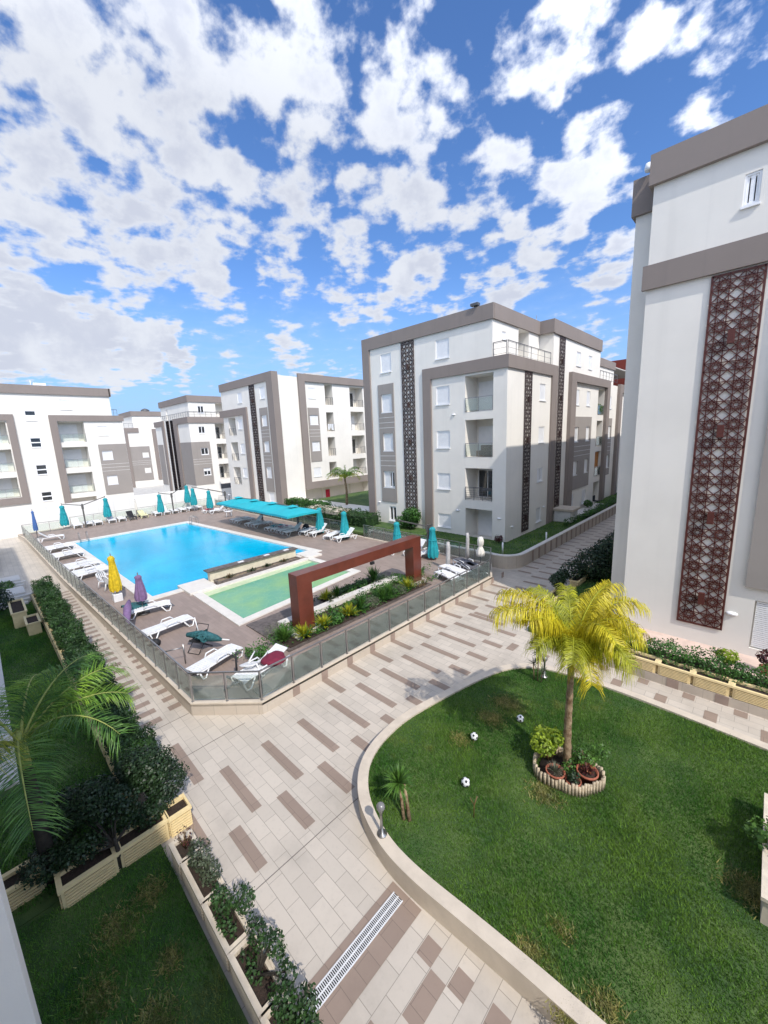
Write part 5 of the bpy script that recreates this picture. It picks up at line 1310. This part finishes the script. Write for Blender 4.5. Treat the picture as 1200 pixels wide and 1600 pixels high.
struct(MB().box(-6.4, -4.31, 14.6, 50, .001, .2).build('side_bed', LAWNSOIL))
grass('side_grass', [(-6.4, 14.6), (-4.4, 14.6), (-4.4, 30), (-6.4, 30)], .2, 9000, .08, GRASSD, 'grass bed between the path and the right block', w=.03)
shrub('round clipped bush near the outdoor chair by the middle block', -12.2, 40.5, .5, [(-12.2, 40.5, .95, .4, .4, .35)], 700, HEDGEB, .12)
shrub('green pot plant on an upper side balcony of the middle block', -12.9, 44.6, 9.3, [(-12.95, 44.6, 9.9, .35, .6, .5)], 500, GREENL, .14)
for k, (x, y) in enumerate(((-10.4, 26.2), (-11.5, 22.2))):
    tag(MB().tube([(x, y, .5), (x, y, 1.25)], .05, 8).build('garden_light', FRAME), ('white post light on the grass strip by the path', 'white post light behind the curved garden wall')[k], 'garden light')
# portal bed plants
beds = [('grey lavender clump at the near left end of the portal bed', 'lav', -13.55, 7.35, .6), ('spiky lime green plant at the near end of the portal bed', 'sp', -12.75, 7.25, .55), ('yellow-green sword-leaved clump before the portal foot', 'sp2', -12.4, 7.9, .5),
        ('mixed green clump right of the near portal foot', 'sp2', -12.45, 8.9, .5), ('white-flecked green plant in the portal bed', 'gr', -12.45, 9.6, .45), ('bright green clump midway in the portal bed', 'sp2', -12.45, 10.3, .5),
        ('dark agave midway in the portal bed', 'ag', -12.5, 11.0, .6), ('grey mound plant in the portal bed beyond the first agave', 'lav', -12.5, 11.7, .4), ('tall agave in the portal bed, second along', 'ag', -12.5, 12.4, .6), ('tall agave in the portal bed, third along', 'ag', -12.55, 12.9, .6), ('grey-green mound beyond the agaves', 'lav', -12.5, 13.6, .4),
        ('green clump near the far portal foot', 'sp2', -12.5, 14.2, .5), ('brownish dry shrub under the far portal foot', 'br', -12.4, 14.9, .5), ('dry lavender mound at the far end of the portal bed', 'br', -12.6, 15.6, .45),
        ('tall green agave clump in the rear planting bed', 'ag', -14.5, 13.8, .8), ('leafy clump in the middle of the rear planting bed', 'gr', -14.5, 12.9, .55), ('broad-leaved clump in the rear planting bed', 'gr', -14.5, 12.1, .5), ('green rosette near the left of the rear planting bed', 'ag', -14.5, 11.3, .5), ('yellow-flowered small plant at the left end of the rear bed', 'sp2', -14.6, 10.7, .3),
        ('climbing dark shrub behind the far portal foot', 'gr', -13.6, 14.7, .7)]
for lab, kind, x, y, s in beds:
    t = thing('bed_plant', lab, 'plant', (x, y, .44), 0, 'plants in the portal beds')
    s *= 1.25
    if kind == 'lav': leaves('foliage', t, GREYL, [(x, y, .60, s*.75, s*.75, .28)], 900, .07, 4)
    elif kind == 'sp': blades('foliage', t, LIME if 0 else GREENL, (x, y, .46), 170, .75, .035, (.5, 1.4), .5)
    elif kind == 'sp2': blades('foliage', t, YGRP, (x, y, .46), 100, .65, .04, (.5, 1.4), .6); blades('leaves', t, GREENL, (x+.1, y+.1, .46), 60, .45, .035, (.5, 1.4), .6)
    elif kind == 'ag': blades('foliage', t, HEDGEB, (x, y, .46), 60, s, .06, (.2, 1.45), .3); blades('leaves', t, GREENL, (x, y, .6), 40, s*.8, .04, (.8, 1.5), .2)
    elif kind == 'gr': leaves('foliage', t, HEDGEB, [(x, y, .62, s*.6, s*.6, .25)], 500, .09)
    else: leaves('foliage', t, BROWNL, [(x, y, .62, s*.8, s*.7, .25)], 600, .06, 3)
o = hedge_leaves('ground_cover', None, HEDGEB, -13.65, -12.2, 7.2, 15.4, .44, .60, 9000, .09, .25); stuff(o, 'low mixed ground cover filling the bed in front of the red portal', 'ground cover')
o = hedge_leaves('ground_cover', None, SHRUBG, -15.1, -13.9, 10.8, 14.3, .44, .56, 3500, .09, .25); stuff(o, 'low grey-green ground cover in the rear bed behind the marble strip', 'ground cover')
# dry flowers in the divider bed
for k, (y, lab) in enumerate(((9.2, 'dry tuft at the near end of the divider bed'), (10.6, 'green tuft midway in the divider bed'), (11.6, 'dark tuft beyond the middle of the divider bed'), (12.8, 'small tuft at the far end of the divider bed'))):
    t = thing('bed_plant', lab, 'plant', (-21.65, y, .45)); blades('foliage', t, (BROWNL, SHRUBG, DARKL, BROWNL)[k], (-21.65, y, .45), 60, .3, .03, (.2, 1.4))
    leaves('leaves', t, SHRUBG, [(-21.65, y, .55, .15, .4, .08)], 80, .08)

# far left: steps, entrance slabs, dry bush
for i, (x, w) in enumerate(((-29.3, 1.5), (-32.4, 1.3))):
    t = thing('entrance_steps', ('pale marble entrance steps nearest the left hedge end', 'pale marble entrance steps farther along the left path')[i], 'steps', (x, 0, 0))
    m = MB(); m.box(x-w/2, x+w/2, -3, .9, 0, .5); m.build('landing', STONEW, t)
    for k in range(3): m = MB(); m.box(x+w/2+k*.3+.001, x+w/2+(k+1)*.3, -3, 1.1-.1*k, 0, .4-.12*k); m.build('step', STONEW, t)
shrub('brown and green climbing bush at the far left edge', -42, -1.0, 0, [(-41, -.7, 1.0, 2.2, .9, 1.0), (-44, -.6, 1.3, 2.2, .9, 1.1), (-38.5, -.8, .7, 1.6, .7, .7)], 5000, BROWNL, .2)
shrub('dark small tree beside the marble steps at left', -27.2, -.5, .1, [(-27.3, -.5, 1.2, .8, .6, .6), (-26.5, -.1, .9, .6, .5, .5), (-28.1, -.8, 1.1, .7, .5, .5)], 3200, DARKL, .11, trunk=.6, name='tree', cat='tree')
p = planter((-25.2, .4, 0), 2.2, .5, .8, 'tall plain cream trough at the head of the left lawn', CREAMP, ribs=False); p2 = planter((-23.2, .75, 0), 1.2, .45, .62, 'plain cream trough at the left lawn head, nearer the hedge', CREAMP, ribs=False)
shrub('small green bushes near the marble steps landing', -31, .3, .1, [(-31, .2, .4, .9, .4, .3)], 900, GREENL, .1)

# ------------------------------------------------------------------ pool furniture
DZ = .352
def make_lounger(loc, rz, lab, group, back=0.0, M=WPLAST, M2=None, style='curl'):
    """plastic sun lounger, head at -y end, foot at +y; 1.9 m long"""
    t = thing('sun_lounger', lab, 'sun lounger', loc, rz, group)
    for s in (-.31, .31):
        m = MB(); P = [(s, -.92, .30), (s, -.6, .30), (s, .1, .33), (s, .75, .34), (s, .93, .30), (s, .93, .22)]
        m.tube(P, [.03]*6, 8); m.tube([(s, .93, .24), (s, .85, .02), (s, .70, .02), (s, .52, .30)], .028, 8)
        m.tube([(s, -.48, .30), (s, -.62, .02), (s, -.74, .02), (s, -.82, .30)], .028, 8)
        m.tube([(s*1.03, -.18, .33), (s*1.08, -.10, .46), (s*1.08, .22, .47), (s*1.03, .36, .34)], .026, 8)
        m.build('side_rail', M, t, world=False)
    m = MB(); n = 13
    m.box(-.29, .29, -.15, .92, .325, .345)
    for k in range(12): m.box(-.27, .27, -.12+k*.085, -.12+k*.085+.06, .346, .357)
    m.build('seat', M2 or M, t, world=False)
    c, s_ = math.cos(back), math.sin(back); m = MB()
    def bq(y0, y1, z0, z1, w):
        vs = []
        for (x, y, z) in [(-w, y0, z0), (w, y0, z0), (w, y1, z0), (-w, y1, z0), (-w, y0, z1), (w, y0, z1), (w, y1, z1), (-w, y1, z1)]: vs.append((x, -.17-(y*c-z*s_)*1, .33+y*s_+z*c))
        m.add(vs, [(0, 1, 2, 3), (7, 6, 5, 4), (0, 4, 5, 1), (1, 5, 6, 2), (2, 6, 7, 3), (3, 7, 4, 0)])
    bq(0, .76, 0, .025, .29)
    for k in range(8): bq(.03+k*.09, .09+k*.09, .026, .038, .27)
    m.build('backrest', M2 or M, t, world=False)
    return t
G = 'white loungers on the pool deck'
L0 = make_lounger((-13.25, 4.80, DZ), R(14), 'white lounger nearest the viewer, inside the fence corner', G)
L1 = make_lounger((-44.3, 3.7, DZ), R(-5), 'white lounger with raised back at the far end of the side fence', G, back=.75)
def lg(x, y, rz, lab, src=L0): return copytree(src, (x, y, DZ), R(rz), lab, G)
lg(-17.45, 4.62, 4, 'white lounger with armrest loops, second along the side fence from the near corner')
lg(-20.2, 4.62, -12, 'white lounger partly under the dark towel beside the purple parasols')
for x, y, rz, lab in ((-29.1, 3.95, 3, 'white lounger pushed against the side fence, nearest of the close cluster'), (-29.9, 3.95, 0, 'white lounger against the side fence, second in the close cluster'), (-31.3, 3.9, 2, 'white lounger against the side fence, third in the close cluster'),
      (-32.2, 3.9, 0, 'white lounger against the side fence, fourth in the close cluster'), (-35.6, 3.7, -2, 'white lounger against the side fence, in the middle pair nearer the viewer'), (-36.4, 3.7, 0, 'white lounger against the side fence, in the middle pair farther away'), (-38.9, 3.6, 3, 'white lounger against the side fence, first of the far pair'), (-39.7, 3.6, 0, 'white lounger against the side fence, second of the far pair')):
    lg(x, y, rz, lab)
far = [(6.3, 'left of the first double parasol, at the end'), (7.2, 'under the first closed teal parasol'), (8.0, 'just left of the first parasol post'), (9.2, 'just right of the first parasol post'), (10.1, 'under the second closed teal parasol'), (13.6, 'left of the second double parasol'),
       (14.5, 'under the third closed teal parasol'), (15.4, 'beside the second parasol post'), (16.3, 'between the second post and the fourth teal parasol'), (17.2, 'under the fourth closed teal parasol'), (18.1, 'right of the fourth teal parasol')]
for y, s in far: lg(-49.4, y, -90 if y < 12 else -92, 'white lounger in the far row, '+s, L1 if y in (6.3, 9.2, 14.5) else L0)
D0 = make_lounger((-49.4, 11.1, DZ), R(-90), 'dark grey lounger in the far row by the boundary wall', 'dark lounger', back=.7, M=DMETAL, M2=BLACKM)
Y0 = make_lounger((-49.4, 12.2, DZ), R(-90), 'pale yellow lounger in the far row by the boundary wall', 'yellow lounger', back=.5, M=mat('pale_yellow_plastic', (.62, .60, .36), .5, .08))
for i, (x, y, rz, s) in enumerate(((-45.6, 18.2, 175, 'with the red towel under the fifth teal parasol'), (-44.4, 18.5, 170, 'beside the sixth teal parasol'), (-37.3, 17.6, 178, 'at the far end under the turquoise canopies'), (-36.3, 17.6, 180, 'second under the turquoise canopies'),
      (-34.2, 17.6, 182, 'third under the turquoise canopies'), (-33.2, 17.7, 180, 'fourth under the turquoise canopies'), (-30.8, 17.7, 178, 'fifth under the turquoise canopies, with turquoise towel'), (-29.9, 17.8, 180, 'sixth under the turquoise canopies'), (-29.0, 17.8, 180, 'seventh under the turquoise canopies'), (-28.1, 17.8, 182, 'nearest under the turquoise canopies'),
      (-27.2, 18.6, 200, 'left of the seventh teal parasol'), (-26.0, 18.8, 185, 'under the seventh teal parasol'), (-24.3, 18.9, 200, 'left of the eighth teal parasol'), (-22.9, 19.0, 172, 'right of the eighth teal parasol'),
      (-17.5, 19.0, 178, 'behind the portal beam under the ninth teal parasol'), (-15.3, 19.2, 165, 'under the teal parasol right of the portal'), (-16.2, 19.4, 180, 'with raised white back behind the portal leg'))):
    lg(x, y, rz, 'white lounger '+s, L1 if i in (1, 4, 9, 11, 13, 16) else L0)
for i, (x, y, rz, s) in enumerate(((-11.6, 16.6, 75, 'lowest of the tangle by the front glass fence'), (-12.0, 17.6, 80, 'middle of the tangle by the front glass fence'), (-11.2, 18.3, 60, 'beside the cream parasol with loops up'), (-12.0, 18.9, 70, 'farthest of the tangle by the fence corner'))):
    lg(x, y, rz, 'white lounger, '+s)
for i, (x, y, rz) in enumerate(((-12.0, 18.85, 70), (-11.2, 18.25, 60))):
    t = thing('cushion', ('grey lounger cushion on the farthest of the tangled loungers', 'grey lounger cushion beside the cream parasol')[i], 'cushion', (x, y, DZ+.37), R(rz)); m = MB(); m.box(-.27, .27, -.85, .85, 0, .07); m.build('pad', GREYCUSH, t, world=False, bevel=.025)
# towels
def cloth(lab, cx, cy, w, l, z, M, rz=0, name='towel', amp=.02):
    m = MB(); n = 9; vs = []; fs = []
    for i in range(n):
        for j in range(n):
            u, v = i/(n-1)-.5, j/(n-1)-.5; x, y = u*w, v*l
            vs.append((cx+x*math.cos(rz)-y*math.sin(rz), cy+x*math.sin(rz)+y*math.cos(rz), z+amp*math.sin(u*9+v*5)+amp*math.cos(v*11)-(.12 if abs(u) > .49 else 0)))
    for i in range(n-1):
        for j in range(n-1): fs.append((i*n+j, (i+1)*n+j, (i+1)*n+j+1, i*n+j+1))
    m.add(vs, fs, 0, True); o = m.build(name, M); tag(o, lab, 'towel'); sm = o.modifiers.new('thickness', 'SOLIDIFY'); sm.thickness = .012; return o
cloth('dark green-black towel spread beside the purple parasol', -20.7, 4.2, .9, .9, DZ+.44, GTEXT)
cloth('turquoise towel on a lounger under the canopies', -30.8, 17.8, .55, 1.0, DZ+.42, TEAL)
cloth('red towel on a lounger under the far corner parasol', -45.6, 18.0, .55, .9, DZ+.43, REDCL)
cloth('pink towel on a lounger under the canopies', -29.9, 17.9, .5, .8, DZ+.42, mat('pink_textile', (.5, .2, .25), .85))
# black heap by the canopy's last post
t = thing('bag', 'black bag heaped by the near post of the turquoise canopies', 'bag', (-27.9, 18.9, DZ)); m = MB(); m.lathe([(.05, 0), (.3, .05), (.33, .3), (.2, .6), (.05, .7)], (-27.9, 18.9, DZ), 10, wob=lambda a, i: 1+.15*math.sin(3*a+i)); m.build('body', BLACKM, t)

def closed_canopy(mb, c, top, h, r, folds=8, tw=.0, flare=.35, n=48):
    """furled cloth: gathered folds hanging from a top point"""
    prof = [(0.03, 0), (.42, .03), (.62, .10), (.50, .16), (.58, .3), (.75, .5), (.9, .72), (1.0, .9), (.92, 1.0)]
    vs = []; fs = []
    for i, (a, b) in enumerate(prof):
        for k in range(n):
            t = 2*math.pi*k/n; f = 1+flare*(.25+.75*b)*(abs(math.sin(folds*t/2+tw*b))**.7-.6)+.06*math.sin(3*t+i)
            vs.append((c[0]+r*a*f*math.cos(t), c[1]+r*a*f*math.sin(t), top-h*b-(.07*h*abs(math.cos(folds*t/2)) if i == len(prof)-1 else 0)))
    for i in range(len(prof)-1):
        for k in range(n): fs.append((i*n+k, (i+1)*n+k, (i+1)*n+(k+1) % n, i*n+(k+1) % n))
    fs.append(tuple(range(n)))
    mb.add(vs, fs, 0, True)
    return mb
def double_parasol(lab, post, tops, zp=2.75, h=1.75, r=.27, M=TEAL, group='closed teal parasols on two-armed posts'):
    t = thing('cantilever_parasol', lab, 'parasol', (post[0], post[1], DZ), 0, group)
    m = MB(); m.box(post[0]-.06, post[0]+.06, post[1]-.06, post[1]+.06, DZ, zp); m.box(post[0]-.09, post[0]+.09, post[1]-.09, post[1]+.09, zp-.5, zp-.1)
    m.box(post[0]-.16, post[0]+.16, post[1]-.16, post[1]+.16, DZ, DZ+.02); m.build('post', GREYPOLE, t)
    for (x, y, z) in tops:
        m = MB(); m.beam((post[0], post[1], zp-.15), (x, y, z+.12), .05, .07); m.build('arm', GREYPOLE, t)
        m = MB(); closed_canopy(m, (x, y), z, h, r); cn = m.build('canopy', M, t)
        m = MB(); m.lathe([(r*.80, 0), (r*.82, .05), (r*.7, .06)], (x, y, z-h*.47), 24); m.build('tie', M, cn)
        m = MB(); m.tube([(x, y, z-.1), (x, y, z+.2)], .02, 6); m.lathe([(0, 0), (.05, .02), (0, .08)], (x, y, z+.15), 8); m.build('finial', GREYPOLE, cn)
    return t
double_parasol('closed teal double parasol at left of the far row', (-48.5, 6.9), [(-49.3, 5.4, 2.75), (-49.3, 9.0, 3.0)], h=1.9, r=.34)
double_parasol('closed teal double parasol in the middle of the far row', (-48.7, 15.2), [(-49.0, 14.0, 2.75), (-49.6, 17.2, 3.35)], h=1.95, r=.34)
double_parasol('closed teal double parasol at the far right corner of the deck', (-44.0, 19.3), [(-48.0, 17.3, 3.1), (-45.0, 17.9, 2.95)], h=1.9, r=.34)
double_parasol('closed teal double parasol beyond the portal, beside the middle block', (-15.1, 19.3), [(-17.5, 19.0, 2.45), (-14.6, 19.1, 2.45)], zp=2.5, h=1.85, r=.33)
def single_parasol(lab, x, y, top, h, r, M, base=True, pole=GREYPOLE, folds=8, wb=None, name='parasol', group=None, bm=None):
    t = thing(name, lab, 'parasol', (x, y, DZ), 0, group); m = MB(); m.tube([(x, y, DZ), (x, y, top+.12)], .022, 8); m.build('pole', pole, t)
    m = MB(); closed_canopy(m, (x, y), top, h, r, folds); m.build('canopy', M, t)
    if base: m = MB(); m.lathe([(.25, 0), (.25, .06), (.05, .1), (.04, .25), (0, .25)], (x, y, DZ), 16) if not wb else m.box(x-.2, x+.2, y-.2, y+.2, DZ, DZ+.42); m.build('base', bm or (WPLAST if wb else GREYPOLE), t, bevel=.03 if wb else 0)
    return t
single_parasol('closed teal parasol just right of the turquoise canopies', -26.3, 19.2, 2.55, 1.95, .36, TEAL)
single_parasol('closed teal parasol second right of the turquoise canopies', -23.4, 19.4, 2.5, 2.0, .36, TEAL)
single_parasol('tall closed yellow parasol on a white tank base by the side fence', -23.2, 4.05, 2.75, 1.75, .26, YELC, wb=True)
single_parasol('closed purple parasol standing by the side fence', -20.35, 4.45, 2.25, 1.15, .24, PURC)
t = thing('parasol', 'folded purple parasol drooping over the side fence', 'parasol', (-18.9, 3.45, 1.2)); m = MB(); m.tube([(-19.9, 3.9, 1.35), (-18.0, 3.25, .9)], .015, 6); m.build('pole', METAL, t)
m = MB(); m.tube([(-19.8, 3.85, 1.35), (-19.3, 3.65, 1.22), (-18.8, 3.5, 1.1), (-18.3, 3.35, .95), (-17.9, 3.3, .75)], [.06, .16, .15, .1, .04], 10); m.build('canopy', PURC, t)
single_parasol('closed blue parasol at the far fence corner', -46.3, 3.0, 2.9, 1.7, .16, BLUEC)
single_parasol('pale closed parasol against the boundary wall between the far groups', -50.3, 11.9, 2.3, 1.1, .13, CREAMC)
for x, y, top, h, r, M_, lab in ((-12.75, 18.1, 2.0, 1.45, .15, GREYC, 'closed grey-sleeved parasol nearest the portal leg'), (-12.35, 19.5, 2.3, 1.5, .13, GREYC, 'tall slim closed pale parasol left of the cream one'),):
    t = thing('parasol', lab, 'parasol', (x, y, DZ), 0); m = MB(); m.tube([(x, y, DZ), (x, y, top)], .022, 8); m.build('pole', METAL, t)
    m = MB(); m.tube([(x, y, top-h), (x, y, top-h*.6), (x+.02, y, top-h*.25), (x, y, top)], [r, r*.85, r*.8, r*.6], 12); m.build('sleeve', M_, t); m = MB(); m.lathe([(.22, 0), (.22, .05), (0, .07)], (x, y, DZ), 12); m.build('base', GREYPOLE, t)
t = thing('parasol', 'closed cream parasol tied in the middle, at the front fence corner', 'parasol', (-10.95, 18.6, DZ)); m = MB(); m.tube([(-10.95, 18.6, DZ), (-10.95, 18.6, 2.5)], .02, 8); m.build('pole', DMETAL, t)
m = MB(); m.lathe([(.02, 0), (.2, .02), (.23, .25), (.13, .5), (.09, .58), (.15, .66), (.17, .9), (.12, 1.08), (.02, 1.12)], (-10.95, 18.6, 1.35), 24, wob=lambda a, i: 1+.12*math.sin(7*a)); m.build('canopy', CREAMC, t)
m = MB(); m.lathe([(.27, 0), (.27, .06), (.04, .1), (0, .3)], (-10.95, 18.6, DZ), 16); m.build('base', GREYPOLE, t)

# four open turquoise canopies on two posts
def open_pair(lab, post, c1, c2, hw=1.52, z=2.45):
    t = thing('open_parasol', lab, 'parasol', (post[0], post[1], DZ), 0, 'open turquoise canopies')
    m = MB(); m.box(post[0]-.07, post[0]+.07, post[1]-.07, post[1]+.07, DZ, z+.3); m.build('post', GREYPOLE, t)
    for cx, cy in (c1, c2):
        m = MB(); m.beam((post[0], post[1], z+.1), (cx, cy, z+.42), .05, .06); m.build('arm', GREYPOLE, t)
        pts = [(cx-hw, cy-hw), (cx, cy-hw), (cx+hw, cy-hw), (cx+hw, cy), (cx+hw, cy+hw), (cx, cy+hw), (cx-hw, cy+hw), (cx-hw, cy)]
        m = MB(); top = (cx, cy, z+.40); vs = [top]+[(x, y, z-(.0 if k % 2 == 0 else -.03)) for k, (x, y) in enumerate(pts)]+[(x, y, z-.16-(.0 if k % 2 == 0 else -.03)) for k, (x, y) in enumerate(pts)]
        m.add(vs, [(0, 1+k, 1+(k+1) % 8) for k in range(8)]+[(1+k, 9+k, 9+(k+1) % 8, 1+(k+1) % 8) for k in range(8)])
        cn = m.build('canopy', CYANC, t)
        m = MB(); h2 = .38; v = [(cx, cy, z+.56)]+[(cx+a*h2, cy+b*h2, z+.42) for a, b in ((-1, -1), (1, -1), (1, 1), (-1, 1))]; m.add(v, [(0, 1, 2), (0, 2, 3), (0, 3, 4), (0, 4, 1)]); m.build('vent', CYANC, cn)
        for a, b in ((-1, -1), (1, -1), (1, 1), (-1, 1)): m = MB(); m.beam((cx, cy, z+.33), (cx+a*hw*.97, cy+b*hw*.97, z-.03), .02, .03); m.build('rib', GREYPOLE, cn)
open_pair('two far canopies of the open turquoise row beside the pool', (-34.9, 18.7), (-36.35, 17.2), (-33.25, 17.2))
open_pair('two near canopies of the open turquoise row beside the pool', (-28.3, 18.4), (-30.15, 17.2), (-27.05, 17.2))

# white plastic side table and pole by the far canopy
t = thing('table', 'white round plastic table left of the turquoise canopies', 'table', (-40.6, 18.0, DZ)); m = MB(); m.lathe([(.4, 0), (.42, .02), (.42, .05), (0, .05)], (-40.6, 18.0, DZ+.62), 18); m.build('tabletop', WPLAST, t)
for k in range(4): a = k*math.pi/2+.4; m = MB(); m.tube([(-40.6+.3*math.cos(a), 18+.3*math.sin(a), DZ+.62), (-40.6+.38*math.cos(a), 18+.38*math.sin(a), DZ)], .025, 6); m.build('leg', WPLAST, t)
t = thing('shower_post', 'white shower post left of the turquoise canopies', 'shower', (-41.3, 18.6, DZ)); m = MB(); m.tube([(-41.3, 18.6, DZ), (-41.3, 18.6, 2.6), (-41.0, 18.4, 2.65)], .09, 8); m.build('post', WPLAST, t)
t = thing('shower_post', 'low steel foot-shower post beside the nearest loungers', 'shower', (-14.6, 3.7, DZ)); m = MB(); m.tube([(-14.3, 4.15, DZ), (-14.3, 4.15, DZ+.75)], .025, 8); m.tube([(-14.3, 4.15, DZ+.62), (-14.55, 3.62, DZ+.60)], .02, 8); m.build('post', METAL, t)

# plastic armchairs: monobloc
def monobloc(loc, rz, lab, tilt=0, group=None):
    t = thing('plastic_armchair', lab, 'chair', loc, rz, group); t.rotation_euler = (tilt, 0, rz)
    m = MB(); m.box(-.24, .24, -.22, .24, .40, .43); m.build('seat', WPLAST, t, world=False, bevel=.012)
    m = MB()
    for k in range(5): x = -.2+k*.1; m.beam((x, -.23, .44), (x*1.05, -.36, .86), .06, .012, up=(0, 1, 0))
    m.tube([(-.25, -.21, .42), (-.25, -.36, .84), (-.12, -.38, .9), (.12, -.38, .9), (.25, -.36, .84), (.25, -.21, .42)], .022, 8); m.build('backrest', WPLAST, t, world=False)
    for s in (-1, 1):
        m = MB(); m.tube([(s*.25, -.3, .64), (s*.3, -.1, .66), (s*.31, .18, .65), (s*.27, .25, .55)], .026, 8); m.build('armrest', WPLAST, t, world=False)
        m = MB(); m.tube([(s*.27, .25, .57), (s*.25, .24, .42), (s*.28, .30, 0)], [.024, .028, .022], 8); m.build('leg', WPLAST, t, world=False)
        m = MB(); m.tube([(s*.25, -.22, .42), (s*.28, -.33, 0)], [.028, .022], 8); m.build('leg', WPLAST, t, world=False)
    return t
A0 = monobloc((-26.0, 4.15, DZ), R(-60), 'white plastic armchair beside the close cluster of loungers by the side fence')
A1 = copytree(A0, (-25.2, 4.3, DZ), R(20), 'white plastic armchair behind the yellow parasol')
A2 = copytree(A0, (-11.75, 5.85, DZ+.36), R(205), 'white plastic armchair tipped over on the raised lounger in the near fence corner'); A2.rotation_euler = (R(-95), R(10), R(205))
LR = make_lounger((-11.35, 5.55, DZ+.12), R(190), 'white slatted lounger under the maroon cushion at the near fence corner', G, back=.35)
t = thing('cushion', 'crumpled maroon cushion on the lounger at the near fence corner', 'cushion', (-11.0, 5.85, DZ+.5)); m = MB()
m.lathe([(.02, 0), (.34, .02), (.40, .09), (.36, .17), (.2, .22), (0, .2)], (-11.15, 5.9, DZ+.5), 28, wob=lambda a, i: 1+.09*math.sin(3*a+1)+.05*math.sin(7*a+i)); m.build('cover', REDC, t)
t = thing('weighted_foot', 'square black weighted parasol foot in the near fence corner', 'parasol foot', (-10.75, 5.1, DZ)); m = MB(); m.box(-10.95, -10.5, 4.95, 5.4, DZ, DZ+.06); m.build('plate', GREYPOLE, t, bevel=.01)
m = MB(); m.tube([(-10.72, 5.17, DZ), (-10.72, 5.17, DZ+.5)], .035, 8); m.build('tube', DMETAL, t)
t = thing('cross_stand', 'dark steel cross-foot parasol stand with upright beside the armchair', 'parasol stand', (-11.75, 4.85, DZ)); m = MB(); m.beam((-12.3, 4.75, DZ+.03), (-11.2, 4.95, DZ+.03), .06, .04); m.beam((-11.85, 5.35, DZ+.031), (-11.65, 4.35, DZ+.031), .06, .04); m.build('feet', DMETAL, t)
m = MB(); m.tube([(-11.75, 4.85, DZ), (-11.75, 4.9, DZ+1.0)], .035, 8); m.build('upright', BLACKM, t)
# folding chair with green textile
t = thing('folding_chair', 'black folding chair heaped with a dark green furled parasol', 'chair', (-14.9, 4.9, DZ), R(25))
for s in (-.26, .26):
    m = MB(); m.tube([(s, -.35, 0), (s, .05, .42), (s, .3, .9)], .014, 6); m.tube([(s, .35, 0), (s, -.2, .45)], .014, 6); m.tube([(s, -.25, .42), (s, .3, .40)], .014, 6); m.build('leg_frame', BLACKM, t, world=False)
m = MB(); m.tube([(-.26, -.35, .01), (.26, -.35, .01)], .014, 6); m.tube([(-.26, .35, .01), (.26, .35, .01)], .014, 6); m.tube([(-.26, .3, .9), (.26, .3, .9)], .014, 6); m.build('crossbar', BLACKM, t, world=False)
m = MB(); m.box(-.25, .25, -.24, .26, .40, .42); m.build('seat', BLACKM, t, world=False)
t = thing('parasol', 'dark green furled parasol lying across the black folding chair', 'parasol', (-14.7, 4.95, DZ+.45)); m = MB(); m.tube([(-15.2, 4.6, DZ+.62), (-14.9, 4.85, DZ+.62), (-14.6, 5.05, DZ+.58), (-14.3, 5.3, DZ+.5), (-14.15, 5.45, DZ+.42)], [.08, .15, .2, .13, .05], 9); leaves('folds', t, GTEXT, [(-14.7, 4.98, DZ+.6, .36, .26, .14)], 90, .22, 1.8); m.build('canopy', GTEXT, t)
m = MB(); m.tube([(-14.2, 5.4, DZ+.45), (-13.95, 5.65, DZ+.4)], .025, 6); m.build('pole', FRAME, t); m = MB(); m.tube([(-14.95, 4.95, DZ+.55), (-15.05, 4.9, DZ+1.25)], .02, 6); m.build('handle', FRAME, t)
t = thing('bag', 'small black bag under the second lounger along the side fence', 'bag', (-16.6, 3.85, DZ)); m = MB(); m.lathe([(.05, 0), (.16, .03), (.18, .15), (.1, .26), (0, .28)], (-16.6, 3.85, DZ), 10, wob=lambda a, i: 1+.2*math.sin(2*a)); m.build('body', BLACKM, t)
# outdoor chair by the middle block's garden
t = thing('garden_chair', 'dark garden chair on the paving slabs beside the middle block', 'chair', (-12.0, 42.5, .5)); m = MB(); m.box(-12.3, -11.8, 42.2, 42.8, .9, .95); m.build('seat', BLACKM, t); m = MB(); m.box(-12.32, -12.27, 42.2, 42.8, .95, 1.45); m.build('backrest', BLACKM, t)
for x in (-12.27, -11.83):
    for y in (42.23, 42.77): m = MB(); m.tube([(x, y, .5), (x, y, .9)], .02, 5); m.build('leg', BLACKM, t)
# marble slabs of the far garden terraces
struct(MB().box(-12.6, -10.6, 36.5, 43.5, .502, .54).build('garden_slabs', STONEW))
# right edge: two cream troughs with a plant, on the lawn
t = planter((.95, 9.2, .36), .7, 1.0, .5, 'pale trough planter on the lawn at the right photo edge, farther one', PINKP, ribs=False); t = planter((.95, 7.9, .36), .7, 1.1, .5, 'pale trough planter on the lawn at the right photo edge, nearer one', PINKP, ribs=False)
shrub('leafy green plant spilling between the two troughs at the right photo edge', .9, 8.6, .5, [(.6, 8.6, .9, .3, .35, .25), (.9, 8.4, 1.1, .35, .35, .3)], 700, GREENL, .08)
